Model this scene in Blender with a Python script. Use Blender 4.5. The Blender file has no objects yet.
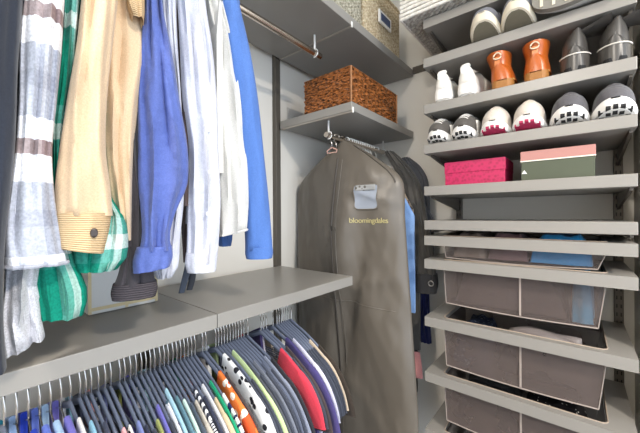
import bpy, bmesh, math, random
from mathutils import Vector, Matrix
random.seed(7)
PI = math.pi
SC = bpy.context.scene
COL = SC.collection
CZ = 1.36                     # camera height; all heights below are relative to it
FPX, TH = 312.0, math.radians(39.5)
FX, FY = math.cos(TH), math.sin(TH)

# ------------------------------------------------------------------ helpers
def ray(u, v):
    """direction of a photo pixel from the camera (level horizon, per unit depth)"""
    r = (u-320)/FPX
    h = 217-0.00627*(u+60)
    return Vector((FX+FY*r, FY-FX*r, (h-v)/FPX))
def at_y(u, v, y):
    d = ray(u, v); return d*(y/d.y)
def at_x(u, v, x):
    d = ray(u, v); return d*(x/d.x)

def lin(c):
    c = c/255.0
    return c/12.92 if c <= 0.04045 else ((c+0.055)/1.055)**2.4
def rgb(t): return (lin(t[0]), lin(t[1]), lin(t[2]), 1)

class MB:
    """collects geometry (relative heights) and links it as one mesh object"""
    def __init__(s,sharp=50): s.v=[]; s.f=[]; s.uv={}; s.sharp=sharp
    def add(s, vs, fs, uvs=None):
        b=len(s.v); s.v += [tuple(p) for p in vs]
        for i,f in enumerate(fs):
            if uvs: s.uv[len(s.f)] = uvs[i]
            s.f.append(tuple(b+k for k in f))
    def box(s, x0,x1,y0,y1,z0,z1, bev=0.0):
        bm=bmesh.new(); bmesh.ops.create_cube(bm,size=1)
        for v in bm.verts:
            v.co=Vector(((x0+x1)/2+v.co.x*(x1-x0),(y0+y1)/2+v.co.y*(y1-y0),(z0+z1)/2+v.co.z*(z1-z0)))
        if bev: bmesh.ops.bevel(bm,geom=bm.edges[:],offset=bev,segments=2,profile=0.5,affect='EDGES')
        bm.verts.index_update()
        s.add([v.co.copy() for v in bm.verts],[[v.index for v in f.verts] for f in bm.faces]); bm.free()
        return s
    def loft(s, rings, closed=True, cap=True, uvs=None):
        n=len(rings[0]); vs=[p for r in rings for p in r]; fs=[]; uv=[]
        m=n if closed else n-1; R=len(rings)
        for i in range(R-1):
            for j in range(m):
                k=(j+1)%n
                fs.append((i*n+j,i*n+k,(i+1)*n+k,(i+1)*n+j))
                a,b=j/m,(j+1)/m; va,vb=(uvs[i],uvs[i+1]) if uvs else (i/(R-1),(i+1)/(R-1))
                uv.append(((a,va),(b,va),(b,vb),(a,vb)))
        if cap and closed:
            fs.append(tuple(range(n-1,-1,-1))); uv.append(tuple((0.5,uvs[0] if uvs else 0) for _ in range(n)))
            fs.append(tuple((R-1)*n+j for j in range(n))); uv.append(tuple((0.5,uvs[-1] if uvs else 1) for _ in range(n)))
        s.add(vs,fs,uv); return s
    def tube(s, pts, rad, n=8, cap=True, close=False):
        pts=[Vector(p) for p in pts]; rings=[]; N=len(pts)
        up=Vector((0.013,0.021,1))
        for i,p in enumerate(pts):
            if close: t=pts[(i+1)%N]-pts[i-1]
            else: t=pts[min(i+1,N-1)]-pts[max(i-1,0)]
            t.normalize(); a=t.cross(up)
            if a.length<0.05: a=t.cross(Vector((1,0.02,0)))
            a.normalize()
            b=t.cross(a); r=rad[i] if isinstance(rad,(list,tuple)) else rad
            rings.append([p+a*(r*math.cos(2*PI*k/n))+b*(r*math.sin(2*PI*k/n)) for k in range(n)])
        if close: rings.append(rings[0])
        return s.loft(rings,cap=cap and not close)
    def build(s, name, mat, parent=None, smooth=False, sub=0, kind=None, label=None):
        me=bpy.data.meshes.new(name)
        off=parent_off(parent)
        me.from_pydata([(p[0]-off.x,p[1]-off.y,p[2]+CZ-off.z) for p in s.v],[],s.f)
        uvl=me.uv_layers.new(name='UVMap')
        for pi,poly in enumerate(me.polygons):
            u=s.uv.get(pi)
            if u and len(u)==len(poly.loop_indices):
                for li,c in zip(poly.loop_indices,u): uvl.data[li].uv=c
            if smooth: poly.use_smooth=True
        bm=bmesh.new(); bm.from_mesh(me); bmesh.ops.recalc_face_normals(bm,faces=bm.faces[:])
        bm.to_mesh(me); bm.free()
        if smooth:
            try: me.set_sharp_from_angle(angle=math.radians(s.sharp))
            except Exception: pass
        me.materials.append(mat)
        o=bpy.data.objects.new(name,me); COL.objects.link(o)
        if parent: o.parent=parent
        if kind: o['kind']=kind
        if label: o['label']=label
        if sub:
            m=o.modifiers.new('s','SUBSURF'); m.levels=sub; m.render_levels=sub
        return o
def parent_off(p):
    off=Vector((0,0,0))
    while p is not None: off+=p.location; p=p.parent
    return off
def thing(name, label, cat, loc, group=None):
    o=bpy.data.objects.new(name,None); COL.objects.link(o)
    o.empty_display_size=0.05
    o.location=(loc[0],loc[1],loc[2]+CZ); tag(o,label,cat,group); return o
def tag(o,label,cat,group=None):
    o['label']=label; o['category']=cat
    if group: o['group']=group
    return o
def struct(name,mb,m):
    o=mb.build(name,m); o['kind']='structure'; return o
def lerp(a,b,t): return a+(b-a)*t
def itp(xs,ys,x):
    if x<=xs[0]: return ys[0]
    for i in range(len(xs)-1):
        if x<=xs[i+1]:
            t=(x-xs[i])/(xs[i+1]-xs[i]); return lerp(ys[i],ys[i+1],t)
    return ys[-1]
def smooth_itp(xs,ys,x):
    """Catmull-Rom through the stations"""
    if x<=xs[0]: return ys[0]
    if x>=xs[-1]: return ys[-1]
    for i in range(len(xs)-1):
        if x<=xs[i+1]:
            h=xs[i+1]-xs[i]; t=(x-xs[i])/h
            m0=(ys[i+1]-ys[max(i-1,0)])/(xs[i+1]-xs[max(i-1,0)])*h
            m1=(ys[min(i+2,len(ys)-1)]-ys[i])/(xs[min(i+2,len(xs)-1)]-xs[i])*h
            return (2*t**3-3*t*t+1)*ys[i]+(t**3-2*t*t+t)*m0+(-2*t**3+3*t*t)*ys[i+1]+(t**3-t*t)*m1

# ------------------------------------------------------------------ materials
class NT:
    def __init__(s,m): s.m=m; s.t=m.node_tree; s.n=s.t.nodes; s.l=s.t.links
    def node(s,ty,**kw):
        n=s.n.new(ty)
        for k,v in kw.items(): setattr(n,k,v)
        return n
    def link(s,a,b): s.l.new(a,b)
def base(name,col,rough=0.6,metal=0.0,spec=0.5):
    m=bpy.data.materials.new(name); m.use_nodes=True
    b=m.node_tree.nodes['Principled BSDF']
    b.inputs['Base Color'].default_value=rgb(col); b.inputs['Roughness'].default_value=rough
    b.inputs['Metallic'].default_value=metal; b.inputs['Specular IOR Level'].default_value=spec
    return m,NT(m),b
def add_bump(nt,b,out,strength,dist=0.002):
    bp=nt.node('ShaderNodeBump'); bp.inputs['Strength'].default_value=strength; bp.inputs['Distance'].default_value=dist
    nt.link(out,bp.inputs['Height'])
    nt.link(bp.outputs[0],b.inputs['Normal'])
def plain(name,col,rough=0.6,metal=0.0,noise=0.0,scale=8.0,bump=0.0,spec=0.5):
    m,nt,b=base(name,col,rough,metal,spec)
    if noise or bump:
        tc=nt.node('ShaderNodeTexCoord'); nz=nt.node('ShaderNodeTexNoise')
        nz.inputs['Scale'].default_value=scale; nz.inputs['Detail'].default_value=4
        nt.link(tc.outputs['Object'],nz.inputs['Vector'])
        if noise:
            mr=nt.node('ShaderNodeMapRange'); mr.inputs[3].default_value=1-noise; mr.inputs[4].default_value=1+noise
            nt.link(nz.outputs['Fac'],mr.inputs[0])
            hs=nt.node('ShaderNodeHueSaturation'); hs.inputs['Color'].default_value=rgb(col)
            nt.link(mr.outputs[0],hs.inputs['Value']); nt.link(hs.outputs[0],b.inputs['Base Color'])
        if bump: add_bump(nt,b,nz.outputs['Fac'],bump)
    return m
_fab={}
def fabric(col,bump=0.25,rough=0.9,scale=26,name=None,grain=0.10):
    """cloth: fine mottled thread colour, crease bump"""
    k=(col,bump,rough,scale,grain)
    if k in _fab: return _fab[k]
    m,nt,b=base(name or 'cloth',col,rough,0,0.25)
    tc=nt.node('ShaderNodeTexCoord')
    a=nt.node('ShaderNodeTexNoise'); a.inputs['Scale'].default_value=scale; a.inputs['Detail'].default_value=5
    f=nt.node('ShaderNodeTexNoise'); f.inputs['Scale'].default_value=420; f.inputs['Detail'].default_value=2
    for x in (a,f): nt.link(tc.outputs['Object'],x.inputs['Vector'])
    mr=nt.node('ShaderNodeMapRange'); mr.inputs[1].default_value=.3; mr.inputs[2].default_value=.7
    mr.inputs[3].default_value=1-grain; mr.inputs[4].default_value=1+grain
    nt.link(f.outputs['Fac'],mr.inputs[0])
    hs=nt.node('ShaderNodeHueSaturation'); hs.inputs['Color'].default_value=rgb(col)
    nt.link(mr.outputs[0],hs.inputs['Value']); nt.link(hs.outputs[0],b.inputs['Base Color'])
    add_bump(nt,b,a.outputs['Fac'],bump,0.006 if bump<.4 else .016)
    b.inputs['Sheen Weight'].default_value=0.15
    _fab[k]=m; return m
def banded(name,bands,period=1.0,cross=None,crossn=3.0,mixf=0.45,mott=0.25,rough=0.95):
    """flannel plaid woven over the UVs: BANDS [(pos,col)] along the sleeve, CROSS the same around it"""
    m,nt,b=base(name,(200,200,200),rough,0,0.2)
    uv=nt.node('ShaderNodeTexCoord'); sp=nt.node('ShaderNodeSeparateXYZ'); nt.link(uv.outputs['UV'],sp.inputs[0])
    def ramp(out,mult,stops):
        mu=nt.node('ShaderNodeMath',operation='MULTIPLY'); mu.inputs[1].default_value=mult; nt.link(out,mu.inputs[0])
        fr=nt.node('ShaderNodeMath',operation='FRACT'); nt.link(mu.outputs[0],fr.inputs[0])
        r=nt.node('ShaderNodeValToRGB'); r.color_ramp.interpolation='CONSTANT'; e=r.color_ramp.elements
        while len(e)<len(stops): e.new(0.5)
        for i,(p,c) in enumerate(stops): e[i].position=p; e[i].color=rgb(c)
        nt.link(fr.outputs[0],r.inputs[0]); return r
    r1=ramp(sp.outputs['Y'],period,bands); out=r1.outputs[0]
    if cross:
        r2=ramp(sp.outputs['X'],crossn,cross)
        mx=nt.node('ShaderNodeMix',data_type='RGBA'); mx.inputs[0].default_value=mixf
        nt.link(out,mx.inputs[6]); nt.link(r2.outputs[0],mx.inputs[7]); out=mx.outputs[2]
    tc=nt.node('ShaderNodeTexCoord'); nz=nt.node('ShaderNodeTexNoise'); nz.inputs['Scale'].default_value=260; nz.inputs['Detail'].default_value=2
    nt.link(tc.outputs['Object'],nz.inputs['Vector'])
    mr=nt.node('ShaderNodeMapRange'); mr.inputs[1].default_value=.3; mr.inputs[2].default_value=.7; mr.inputs[3].default_value=1-mott; mr.inputs[4].default_value=1+mott
    nt.link(nz.outputs['Fac'],mr.inputs[0])
    hs=nt.node('ShaderNodeHueSaturation'); nt.link(out,hs.inputs['Color']); nt.link(mr.outputs[0],hs.inputs['Value'])
    nt.link(hs.outputs[0],b.inputs['Base Color']); add_bump(nt,b,nz.outputs['Fac'],0.2,0.002)
    return m
def blotch(name,bg,fg,scale=30,thr=0.55,kind='voronoi',fg2=None):
    """printed cloth: shapes of FG on BG"""
    m,nt,b=base(name,bg,0.9,0,0.25)
    tc=nt.node('ShaderNodeTexCoord')
    if kind=='voronoi':
        t=nt.node('ShaderNodeTexVoronoi'); t.inputs['Scale'].default_value=scale; out=t.outputs['Distance']
    else:
        t=nt.node('ShaderNodeTexNoise'); t.inputs['Scale'].default_value=scale; t.inputs['Detail'].default_value=1; out=t.outputs['Fac']
    nt.link(tc.outputs['Object'],t.inputs['Vector'])
    g=nt.node('ShaderNodeMath',operation='LESS_THAN'); g.inputs[1].default_value=thr; nt.link(out,g.inputs[0])
    mx=nt.node('ShaderNodeMix',data_type='RGBA'); mx.inputs[6].default_value=rgb(bg); mx.inputs[7].default_value=rgb(fg)
    nt.link(g.outputs[0],mx.inputs[0]); o=mx.outputs[2]
    if fg2:
        t2=nt.node('ShaderNodeTexNoise'); t2.inputs['Scale'].default_value=scale*.45; nt.link(tc.outputs['Object'],t2.inputs['Vector'])
        g2=nt.node('ShaderNodeMath',operation='GREATER_THAN'); g2.inputs[1].default_value=0.6; nt.link(t2.outputs['Fac'],g2.inputs[0])
        m2=nt.node('ShaderNodeMix',data_type='RGBA'); nt.link(g2.outputs[0],m2.inputs[0]); nt.link(o,m2.inputs[6]); m2.inputs[7].default_value=rgb(fg2); o=m2.outputs[2]
    nt.link(o,b.inputs['Base Color']); return m
def weave(name,c1,c2,scale=60,rough=0.8,bump=0.4,stretch=(1,1,1)):
    """basketry: strands varying between two colours"""
    m,nt,b=base(name,c1,rough,0,0.3)
    tc=nt.node('ShaderNodeTexCoord'); mp=nt.node('ShaderNodeMapping'); mp.inputs['Scale'].default_value=stretch
    nz=nt.node('ShaderNodeTexNoise'); nz.inputs['Scale'].default_value=scale; nz.inputs['Detail'].default_value=3
    nt.link(tc.outputs['Object'],mp.inputs[0]); nt.link(mp.outputs[0],nz.inputs['Vector'])
    r=nt.node('ShaderNodeValToRGB'); r.color_ramp.elements[0].position=.35; r.color_ramp.elements[1].position=.65
    r.color_ramp.elements[0].color=rgb(c1); r.color_ramp.elements[1].color=rgb(c2)
    nt.link(nz.outputs['Fac'],r.inputs[0]); nt.link(r.outputs[0],b.inputs['Base Color'])
    add_bump(nt,b,nz.outputs['Fac'],bump,0.003); return m
def net(name,col,alpha):
    """sheer mesh cloth: threads with see-through holes"""
    m,nt,b=base(name,col,0.6,0,0.3)
    tc=nt.node('ShaderNodeTexCoord')
    nz=nt.node('ShaderNodeTexNoise'); nz.inputs['Scale'].default_value=9; nt.link(tc.outputs['Object'],nz.inputs['Vector'])
    mr=nt.node('ShaderNodeMapRange'); mr.inputs[3].default_value=alpha-.14; mr.inputs[4].default_value=alpha+.14
    nt.link(nz.outputs['Fac'],mr.inputs[0]); nt.link(mr.outputs[0],b.inputs['Alpha'])
    f=nt.node('ShaderNodeTexNoise'); f.inputs['Scale'].default_value=500; nt.link(tc.outputs['Object'],f.inputs['Vector'])
    add_bump(nt,b,f.outputs['Fac'],0.3,0.001)
    return m

M={}
M['wall']=plain('painted wall',(222,217,208),0.85,bump=0.08,scale=180)
M['wall_side']=plain('painted side wall',(222,217,208),0.85,bump=0.08,scale=180)
M['ceil']=plain('ceiling paint',(235,232,226),0.9,bump=0.05,scale=120)
M['floor']=plain('carpet',(96,88,80),0.95,noise=0.2,scale=200,bump=0.5)
M['board']=plain('taupe laminate',(140,136,130),0.34,noise=0.03,scale=5,spec=0.45)
M['upright']=plain('bronze grey steel',(94,88,80),0.45,0.3)
M['bracket']=plain('satin steel bracket',(170,162,152),.4,.5)
M['chrome']=plain('brushed metal rod',(205,196,186),0.22,1.0)
M['white_plastic']=plain('white plastic',(232,230,226),0.4)
M['rod_dark']=plain('rail with painted shade',(84,78,72),.4,.6)  # darker than the other rails: under-shelf shade put into the colour
M['velvet']=plain('charcoal velvet',(112,120,140),0.95,noise=0.1,scale=90)
M['wire']=plain('hanger steel',(196,192,188),0.25,1.0)
M['black']=plain('black cloth',(22,22,24),0.8)
M['net']=net('taupe mesh cloth',(98,87,83),0.74); M['net_thin']=net('thin taupe mesh cloth',(104,94,90),0.42); M['net_mid']=net('taupe mesh cloth',(98,87,83),0.60)
M['net_trim']=plain('pale binding tape',(156,144,136),0.8)
M['rim']=plain('basket rim',(158,142,126),0.5)

# ------------------------------------------------------------------ setting
WY, WX = 1.15, 1.672
FL, CE = -CZ, 1.34
struct('floor',MB().box(-1.6,WX+.1,-1.9,WY+.1,FL-.05,FL),M['floor'])
struct('ceiling',MB().box(-1.6,WX+.1,-1.9,WY+.1,CE,CE+.05),M['ceil'])
struct('wall_left',MB().box(-1.6,WX+.1,WY,WY+.1,FL,CE),M['wall'])
struct('wall_end',MB().box(WX,WX+.1,-1.9,WY,FL,CE),M['wall'])
struct('wall_back',MB().box(-1.7,-1.6,-.55,WY+.1,FL,CE),M['wall'])
struct('wall_right',MB().box(1.32,WX,-.29,-.166,FL,CE),M['wall_side'])
struct('baseboard_left',MB().box(-1.6,WX,WY-.014,WY,FL,FL+.09,.003),M['ceil'])
struct('baseboard_end',MB().box(WX-.014,WX,-.166,WY-.014,FL,FL+.09,.003),M['ceil'])

# ------------------------------------------------------------------ shelving on the left wall
D=.695; BK=1.112; TK=.036
XA,XB,XC,XD=-.172,.438,1.047,1.657
ZL,ZS,ZU=-.247,.454,.794
def upright(name,x,y,axis,z0,z1,label,cat='shelf upright'):
    t=thing(name,label,cat,(x,y,z0))
    m=MB()
    if axis=='y': m.box(x-.0155,x+.0155,y,y+.026,z0,z1,.002)
    else: m.box(x,x+.022,y-.0135,y+.0135,z0,z1,.002)
    m.build('post',M['upright'],t)
    s=MB(); z=z0+.1
    while z<z1-.05:
        if axis=='x':
            for k in (-.006,.006): s.box(x-.0006,x+.0006,y+k-.0018,y+k+.0018,z,z+.014)
        z+=.032
    if s.v: s.build('slots',M['black'],t)
    return t
g='shelf uprights along the left wall'
upright('wall_upright',XC,WY-.0265,'y',FL,1.05,'bronze grey upright on the left wall beside the garment bag')
upright('wall_upright',XB,WY-.0265,'y',FL,1.05,'bronze grey upright on the left wall behind the hanging shirts')
def board(name,x0,x1,z,label,group,bracket_x=()):
    t=thing(name,label,'shelf',((x0+x1)/2,(D+BK)/2,z-TK),group)
    MB().box(x0+.0008,x1-.0008,D,BK,z-TK,z,.0018).build('shelf_board',M['board'],t)
    for bx in bracket_x:
        MB().box(bx-.003,bx+.003,D+.003,BK,z-TK-.007,z-TK-.0004,.001).build('bracket',M['bracket'],t)
        MB().box(bx-.004,bx+.004,D-.004,D-.0004,z-TK-.009,z-TK+.014,.001).build('bracket_tip',M['white_plastic'],t)
    return t
board('wall_shelf',XA,XB,ZL,'grey shelf board under the plaid and tan sleeves, nearest the viewer','boards of the lower long shelf')
board('wall_shelf',XB,XC,ZL,'grey shelf board ending beside the garment bag, above the hanging T-shirts','boards of the lower long shelf',())
board('wall_shelf',XC,XD,ZS,'short grey shelf carrying the brown wicker basket above the garment bag',None,(XC+.006,))
board('wall_shelf',XA,XB,ZU,'high grey shelf board above the charcoal and plaid garments','boards of the high shelf')
board('wall_shelf',XB,XC,ZU,'high grey shelf board above the white shirts and blue sweater','boards of the high shelf',())
board('wall_shelf',XC,XD,ZU,'high grey shelf board holding the pale woven baskets in the corner','boards of the high shelf',(XC+.001,))

YR=.85
def rod(x0,x1,z,zshelf,label,m,hooks,hm):
    t=thing('closet_rod',label,'clothes rail',((x0+x1)/2,YR,z))
    MB().tube([(x0,YR,z),(x1,YR,z)],.0125,14).build('rod',m,t,True)
    for hx in hooks:
        b=MB(); b.box(hx-.004,hx+.004,YR-.0025,YR+.0025,z+.012,zshelf-TK-.0005,.001)
        b.tube([(hx,YR+.0165*math.cos(a),z+.0165*math.sin(a)) for a in [PI*.5+PI*1.1*k/8 for k in range(9)]],.0024,6)
        b.build('rod_hook',hm,t,True)
rod(XA,XC-.008,.680,ZU,'brushed metal clothes rail under the high shelf',M['chrome'],(.0,.5,XC-.045),M['white_plastic'])
rod(XC+.03,XD-.003,.352,ZS,'short metal clothes rail holding the garment bag',M['chrome'],(XC+.048,1.60),M['white_plastic'])
ZRL=-.323
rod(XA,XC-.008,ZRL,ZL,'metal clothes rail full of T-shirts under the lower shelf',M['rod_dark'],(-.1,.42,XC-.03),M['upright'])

# ------------------------------------------------------------------ shelving on the end wall
XF=1.242; YLF,YRT=.478,-.132; XBK=1.650
TE=.037
uy=(.458,-.122)
upright('wall_upright',WX-.0225,uy[0],'x',FL,1.1,'dark slotted upright at the left of the shoe shelves')
upright('wall_upright',WX-.0225,uy[1],'x',FL,1.1,'dark slotted upright at the right of the shoe shelves')
t=thing('hang_track','dark horizontal track across the end wall above the shoe shelves','track',(WX-.012,.2,.80))
MB().box(WX-.012,WX,-.15,.70,.775,.812,.002).build('track',M['upright'],t)
t['category']='wall track'
def bracket(y,zb,t,dp=.062):
    y0,y1=y-.004,y+.004
    vs=[];fs=[]
    prof=[(XBK-.002,zb-.0005),(XF+.035,zb-.0005),(XF+.035,zb-.009),(XBK-.10,zb-dp*.73),(XBK-.002,zb-dp)]
    m=MB(); m.loft([[(x,y0,z) for x,z in prof],[(x,y1,z) for x,z in prof]])
    m.build('bracket',M['upright'],t)
def eshelf(z,label):
    t=thing('shoe_shelf',label,'shelf',((XF+XBK)/2,(YLF+YRT)/2,z-TE),'shelves of the end wall tower')
    MB().box(XF,XBK,YRT,YLF,z-TE,z,.0018).build('shelf_board',M['board'],t)
    for y in uy: bracket(y,z-TE,t,.018 if z<0 else .062)
    return t
Z0,Z1,Z2,Z3,Z4,Z5=.784,.627,.4405,.279,.111,-.026
eshelf(Z0,'topmost grey shelf of the tower, under the white woven basket')
eshelf(Z1,'grey shelf holding the grey sneakers with thick soles')
eshelf(Z2,'grey shelf holding white sneakers, tan boots and black boots')
eshelf(Z3,'grey shelf with the row of six sneakers, toes outward')
eshelf(Z4,'grey shelf holding the magenta box and the pink-lidded box')
eshelf(Z5,'empty grey shelf at eye level, under the two boxes')

def drawer(z,h,label,front_mat,split=True):
    t=thing('mesh_drawer',label,'drawer',((XF+XBK)/2,(YLF+YRT)/2,z-h),'pull-out mesh drawers')
    m=MB(); x1=XBK-.03
    fr=.030; sd=.062
    # frame: rounded opening inside a flat rectangle
    oy0,oy1,ox0,ox1=YRT+sd,YLF-sd,XF+fr,x1-.03
    R=.02
    inner=[]
    for (cx,cy,a0) in ((ox1-R,oy1-R,0),(ox0+R,oy1-R,90),(ox0+R,oy0+R,180),(ox1-R,oy0+R,270)):
        for k in range(7):
            a=math.radians(a0+15*k); inner.append((cx+R*math.cos(a),cy+R*math.sin(a)))
    outer=[]
    for (px,py) in inner:
        cx,cy=(ox0+ox1)/2,(oy0+oy1)/2
        outer.append((px,py))
    def outp(i):
        q=i//7; k=i%7
        c=[(x1,YLF),(XF,YLF),(XF,YRT),(x1,YRT)][q]
        return c
    n=len(inner)
    top=[(p[0],p[1],z) for p in inner]; bot=[(p[0],p[1],z-TE) for p in inner]
    ot=[]; ob=[]
    for i in range(n):
        c=outp(i); q=i//7;k=i%7
        # spread outer ring points: corner for the middle one, edge feet for the others
        px,py=inner[i]
        if k==3: o=c
        elif (k<3)==(q%2==0): o=(c[0],py)
        else: o=(px,c[1])
        ot.append((o[0],o[1],z)); ob.append((o[0],o[1],z-TE))
    m.loft([top,ot,ob,bot,top],cap=False)
    m.build('drawer_frame',M['board'],t)
    # rim
    MB().tube([(p[0],p[1],z+.0005) for p in inner],.0022,6,close=True).build('rim',M['rim'],t,True)
    # net basket
    b=MB(); e=.004; tp=.018
    A=[(ox0+e,oy0+e),(ox1-e,oy0+e),(ox1-e,oy1-e),(ox0+e,oy1-e)]
    B=[(ox0+e+.004,oy0+e+tp),(ox1-e-tp,oy0+e+tp),(ox1-e-tp,oy1-e-tp*.4),(ox0+e+.004,oy1-e-tp*.4)]
    ra=[];rb=[]
    def ringp(P,zz,sag=0):
        out=[]
        for i in range(4):
            a,c=P[i],P[(i+1)%4]
            for k in range(8):
                s=k/8; out.append((lerp(a[0],c[0],s),lerp(a[1],c[1],s),zz-sag*math.sin(PI*s)*(1 if i in(1,3) else .4)))
        return out
    rings=[ringp([(lerp(A[i][0],B[i][0],f),lerp(A[i][1],B[i][1],f)) for i in range(4)],z-.012-(h-.012)*f,.006*f) for f in (0,.25,.5,.75,1)]
    b.loft(rings,cap=False)
    k=len(b.v); b.add([p for p in rings[-1]],[tuple(range(32))])
    b.build('mesh_basket',front_mat,t)
    s=MB()
    for P,Q in ((A[3],B[3]),(A[0],B[0])):
        s.tube([(P[0]-.001,P[1],z-TE),(Q[0]-.001,Q[1],z-h)],.0016,6)
    s.tube([(p[0]-.0012,p[1],p[2]) for p in [rings[-1][24+k] for k in range(8)]+[rings[-1][0]]],.0022,6)
    if split:
        ym=.154
        s.box(ox0+e-.003,ox0+e-.0012,ym-.003,ym+.003,z-h,z-TE)
    s.build('binding_tape',M['net_trim'],t,True)
    return t
ZD=[-.088,-.182,-.414,-.637,-.866]; HD=[.085,.172,.188,.185,.18]
drawer(ZD[0],HD[0],'shallow uppermost mesh drawer with the bright blue cloth',M['net_thin'],False)
drawer(ZD[1],HD[1],'mesh drawer with the blue cloth pressed against its right front corner',M['net_mid'])
drawer(ZD[2],HD[2],'mesh drawer with white sheets poking out over its front rail',M['net'])
drawer(ZD[3],HD[3],'mesh drawer with dark sequined clothes, second from the bottom',M['net'])
drawer(ZD[4],HD[4],'lowest mesh drawer in view, cut by the bottom edge',M['net'])
# ------------------------------------------------------------------ baskets and boxes
def rect_pts(x0,x1,y0,y1,step,r=.0):
    """points around a rectangle, front-left first"""
    P=[]
    for (a,b) in (((x0,y1),(x0,y0)),((x0,y0),(x1,y0)),((x1,y0),(x1,y1)),((x1,y1),(x0,y1))):
        L=math.hypot(b[0]-a[0],b[1]-a[1]); n=max(2,int(round(L/step)))
        nx,ny=(b[1]-a[1])/L,-(b[0]-a[0])/L
        for k in range(n):
            P.append((lerp(a[0],b[0],k/n),lerp(a[1],b[1],k/n),nx,ny))
    return P
def woven_box(x0,x1,y0,y1,z0,z1,sp,row,amp,mat,parent,name='woven_body',irreg=0.0,seed=1,flare=0.0):
    """basket wall of over-and-under strands, real relief"""
    rnd=random.Random(seed)
    P=rect_pts(x0,x1,y0,y1,sp/3); n=len(P); R=int(round((z1-z0)/row)); sub=3
    rings=[]
    cx,cy=(x0+x1)/2,(y0+y1)/2
    jit=[[rnd.uniform(-1,1) for _ in range(n)] for _ in range(R+1)]
    for i in range(R*sub+1):
        rr=min(i//sub,R-1); f=(i-rr*sub)/sub; z=z0+(z1-z0)*i/(R*sub)
        prof=math.sin(PI*min(max(f,0),1)) if i<R*sub else 0
        ring=[]
        fl=1+flare*(z-z0)/(z1-z0)
        for k,(x,y,nx,ny) in enumerate(P):
            d=amp*prof*(.45+.55*math.cos(PI*(k/3)+PI*(rr%2)))+irreg*prof*jit[rr][k]
            ring.append((cx+(x-cx)*fl-nx*-d*1.0,cy+(y-cy)*fl-ny*-d*1.0,z+irreg*.6*jit[rr][k]*(0 if i in(0,R*sub) else 1)))
        rings.append(ring)
    m=MB(); m.loft(rings,cap=True)
    return m.build(name,mat,parent,False)
M['banana']=weave('banana leaf weave',(44,22,10),(170,104,54),70,.42,.9,(1,1,2.2))
M['seagrass']=weave('seagrass weave',(168,148,116),(214,200,172),90,.8,.5)
M['seagrass_grey']=weave('grey seagrass weave',(120,114,96),(190,184,166),90,.8,.5)
M['rope']=weave('white cord',(214,208,198),(240,236,228),60,.8,.3)
M['greyweave']=weave('grey weave',(150,146,138),(206,202,194),80,.8,.5)

t=thing('wicker_basket','brown wicker basket on the short shelf above the garment bag','basket',(1.26,.83,ZS+.001))
woven_box(1.062,1.470,.708,.962,ZS+.006,ZS+.150,.036,.0120,.0060,M['banana'],t,irreg=.0036,seed=3)
rm=MB()
pts=[(p[0],p[1],ZS+.150) for p in rect_pts(1.064,1.468,.710,.960,.02)]
rm.tube(pts,.0055,8,close=True); rm.build('rim',M['banana'],t,True)
reed=plain('corner reed',(146,100,62),.6,noise=.4,scale=60)
for cx in (1.0595,1.472): MB().tube([(cx,.7055,ZS+.004),(cx,.7055,ZS+.150)],.0045,8).build('corner_binding',reed,t,True)

def seabasket(x0,x1,m,label,seed,tagged):
    y0,y1=.703,1.06; z0=ZU+.001
    t=thing('woven_basket',label,'basket',((x0+x1)/2,(y0+y1)/2,z0),'pale woven baskets on the high shelf')
    woven_box(x0,x1,y0,y1,z0+.002,z0+.24,.012,.0065,.0030,m,t,seed=seed,irreg=.0008)
    r=MB(); r.tube([(p[0],p[1],z0+.242) for p in rect_pts(x0,x1,y0,y1,.03)],.008,8,close=True); r.build('rim',m,t,True)
    if tagged:
        h=MB(); xa,xb=1.268,1.388; za,zb=z0+.082,z0+.142
        h.box(xa,xb,y0-.014,y0-.006,za,zb,.003); o=h.build('label_holder',M['white_plastic'],t)
        MB().box(xa+.016,xb-.016,y0-.0155,y0-.0138,za+.013,zb-.013).build('label_card',plain('blue card',(40,62,104),.5),o,label='dark blue card')
seabasket(1.152,1.500,M['seagrass'],'beige woven basket with a blue label card on the high corner shelf',11,True)
seabasket(.735,1.130,M['seagrass_grey'],'greyish woven basket left of the one with the blue label',12,False)

t=thing('rope_basket','white corded basket overhanging the left end of the topmost shoe shelf','basket',(1.38,.33,Z0+.001))
bx0,bx1,by0,by1=1.200,1.560,.10,.552
z0=Z0+.0015
m=MB()
for k in range(14):
    zz=z0+.009+k*.0165
    m.tube([(p[0],p[1],zz+random.uniform(-.0008,.0008)) for p in rect_pts(bx0,bx1,by0,by1,.03)],.0070,8,close=True)
m.build('cord_side',M['rope'],t,True)
m=MB(); 
NX,NY=30,36
vv=[];ff=[]
for i in range(NX+1):
    for j in range(NY+1):
        x=lerp(bx0,bx1,i/NX); y=lerp(by0,by1,j/NY)
        zz=z0+.005-.0048*(.5+.5*math.cos(PI*i+PI*(j%2)))*(1 if 0<i<NX and 0<j<NY else 0)
        vv.append((x,y,zz))
for i in range(NX):
    for j in range(NY):
        a=i*(NY+1)+j; ff.append((a,a+1,a+NY+2,a+NY+1))
m.add(vv,ff)
m.build('woven_base',M['greyweave'],t,label='grey woven base')
m=MB(); m.box(bx0+.006,bx1-.006,by0+.006,by1-.006,z0+.006,z0+.225); m.build('cloth_liner',fabric((90,82,70)),t)

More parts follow.
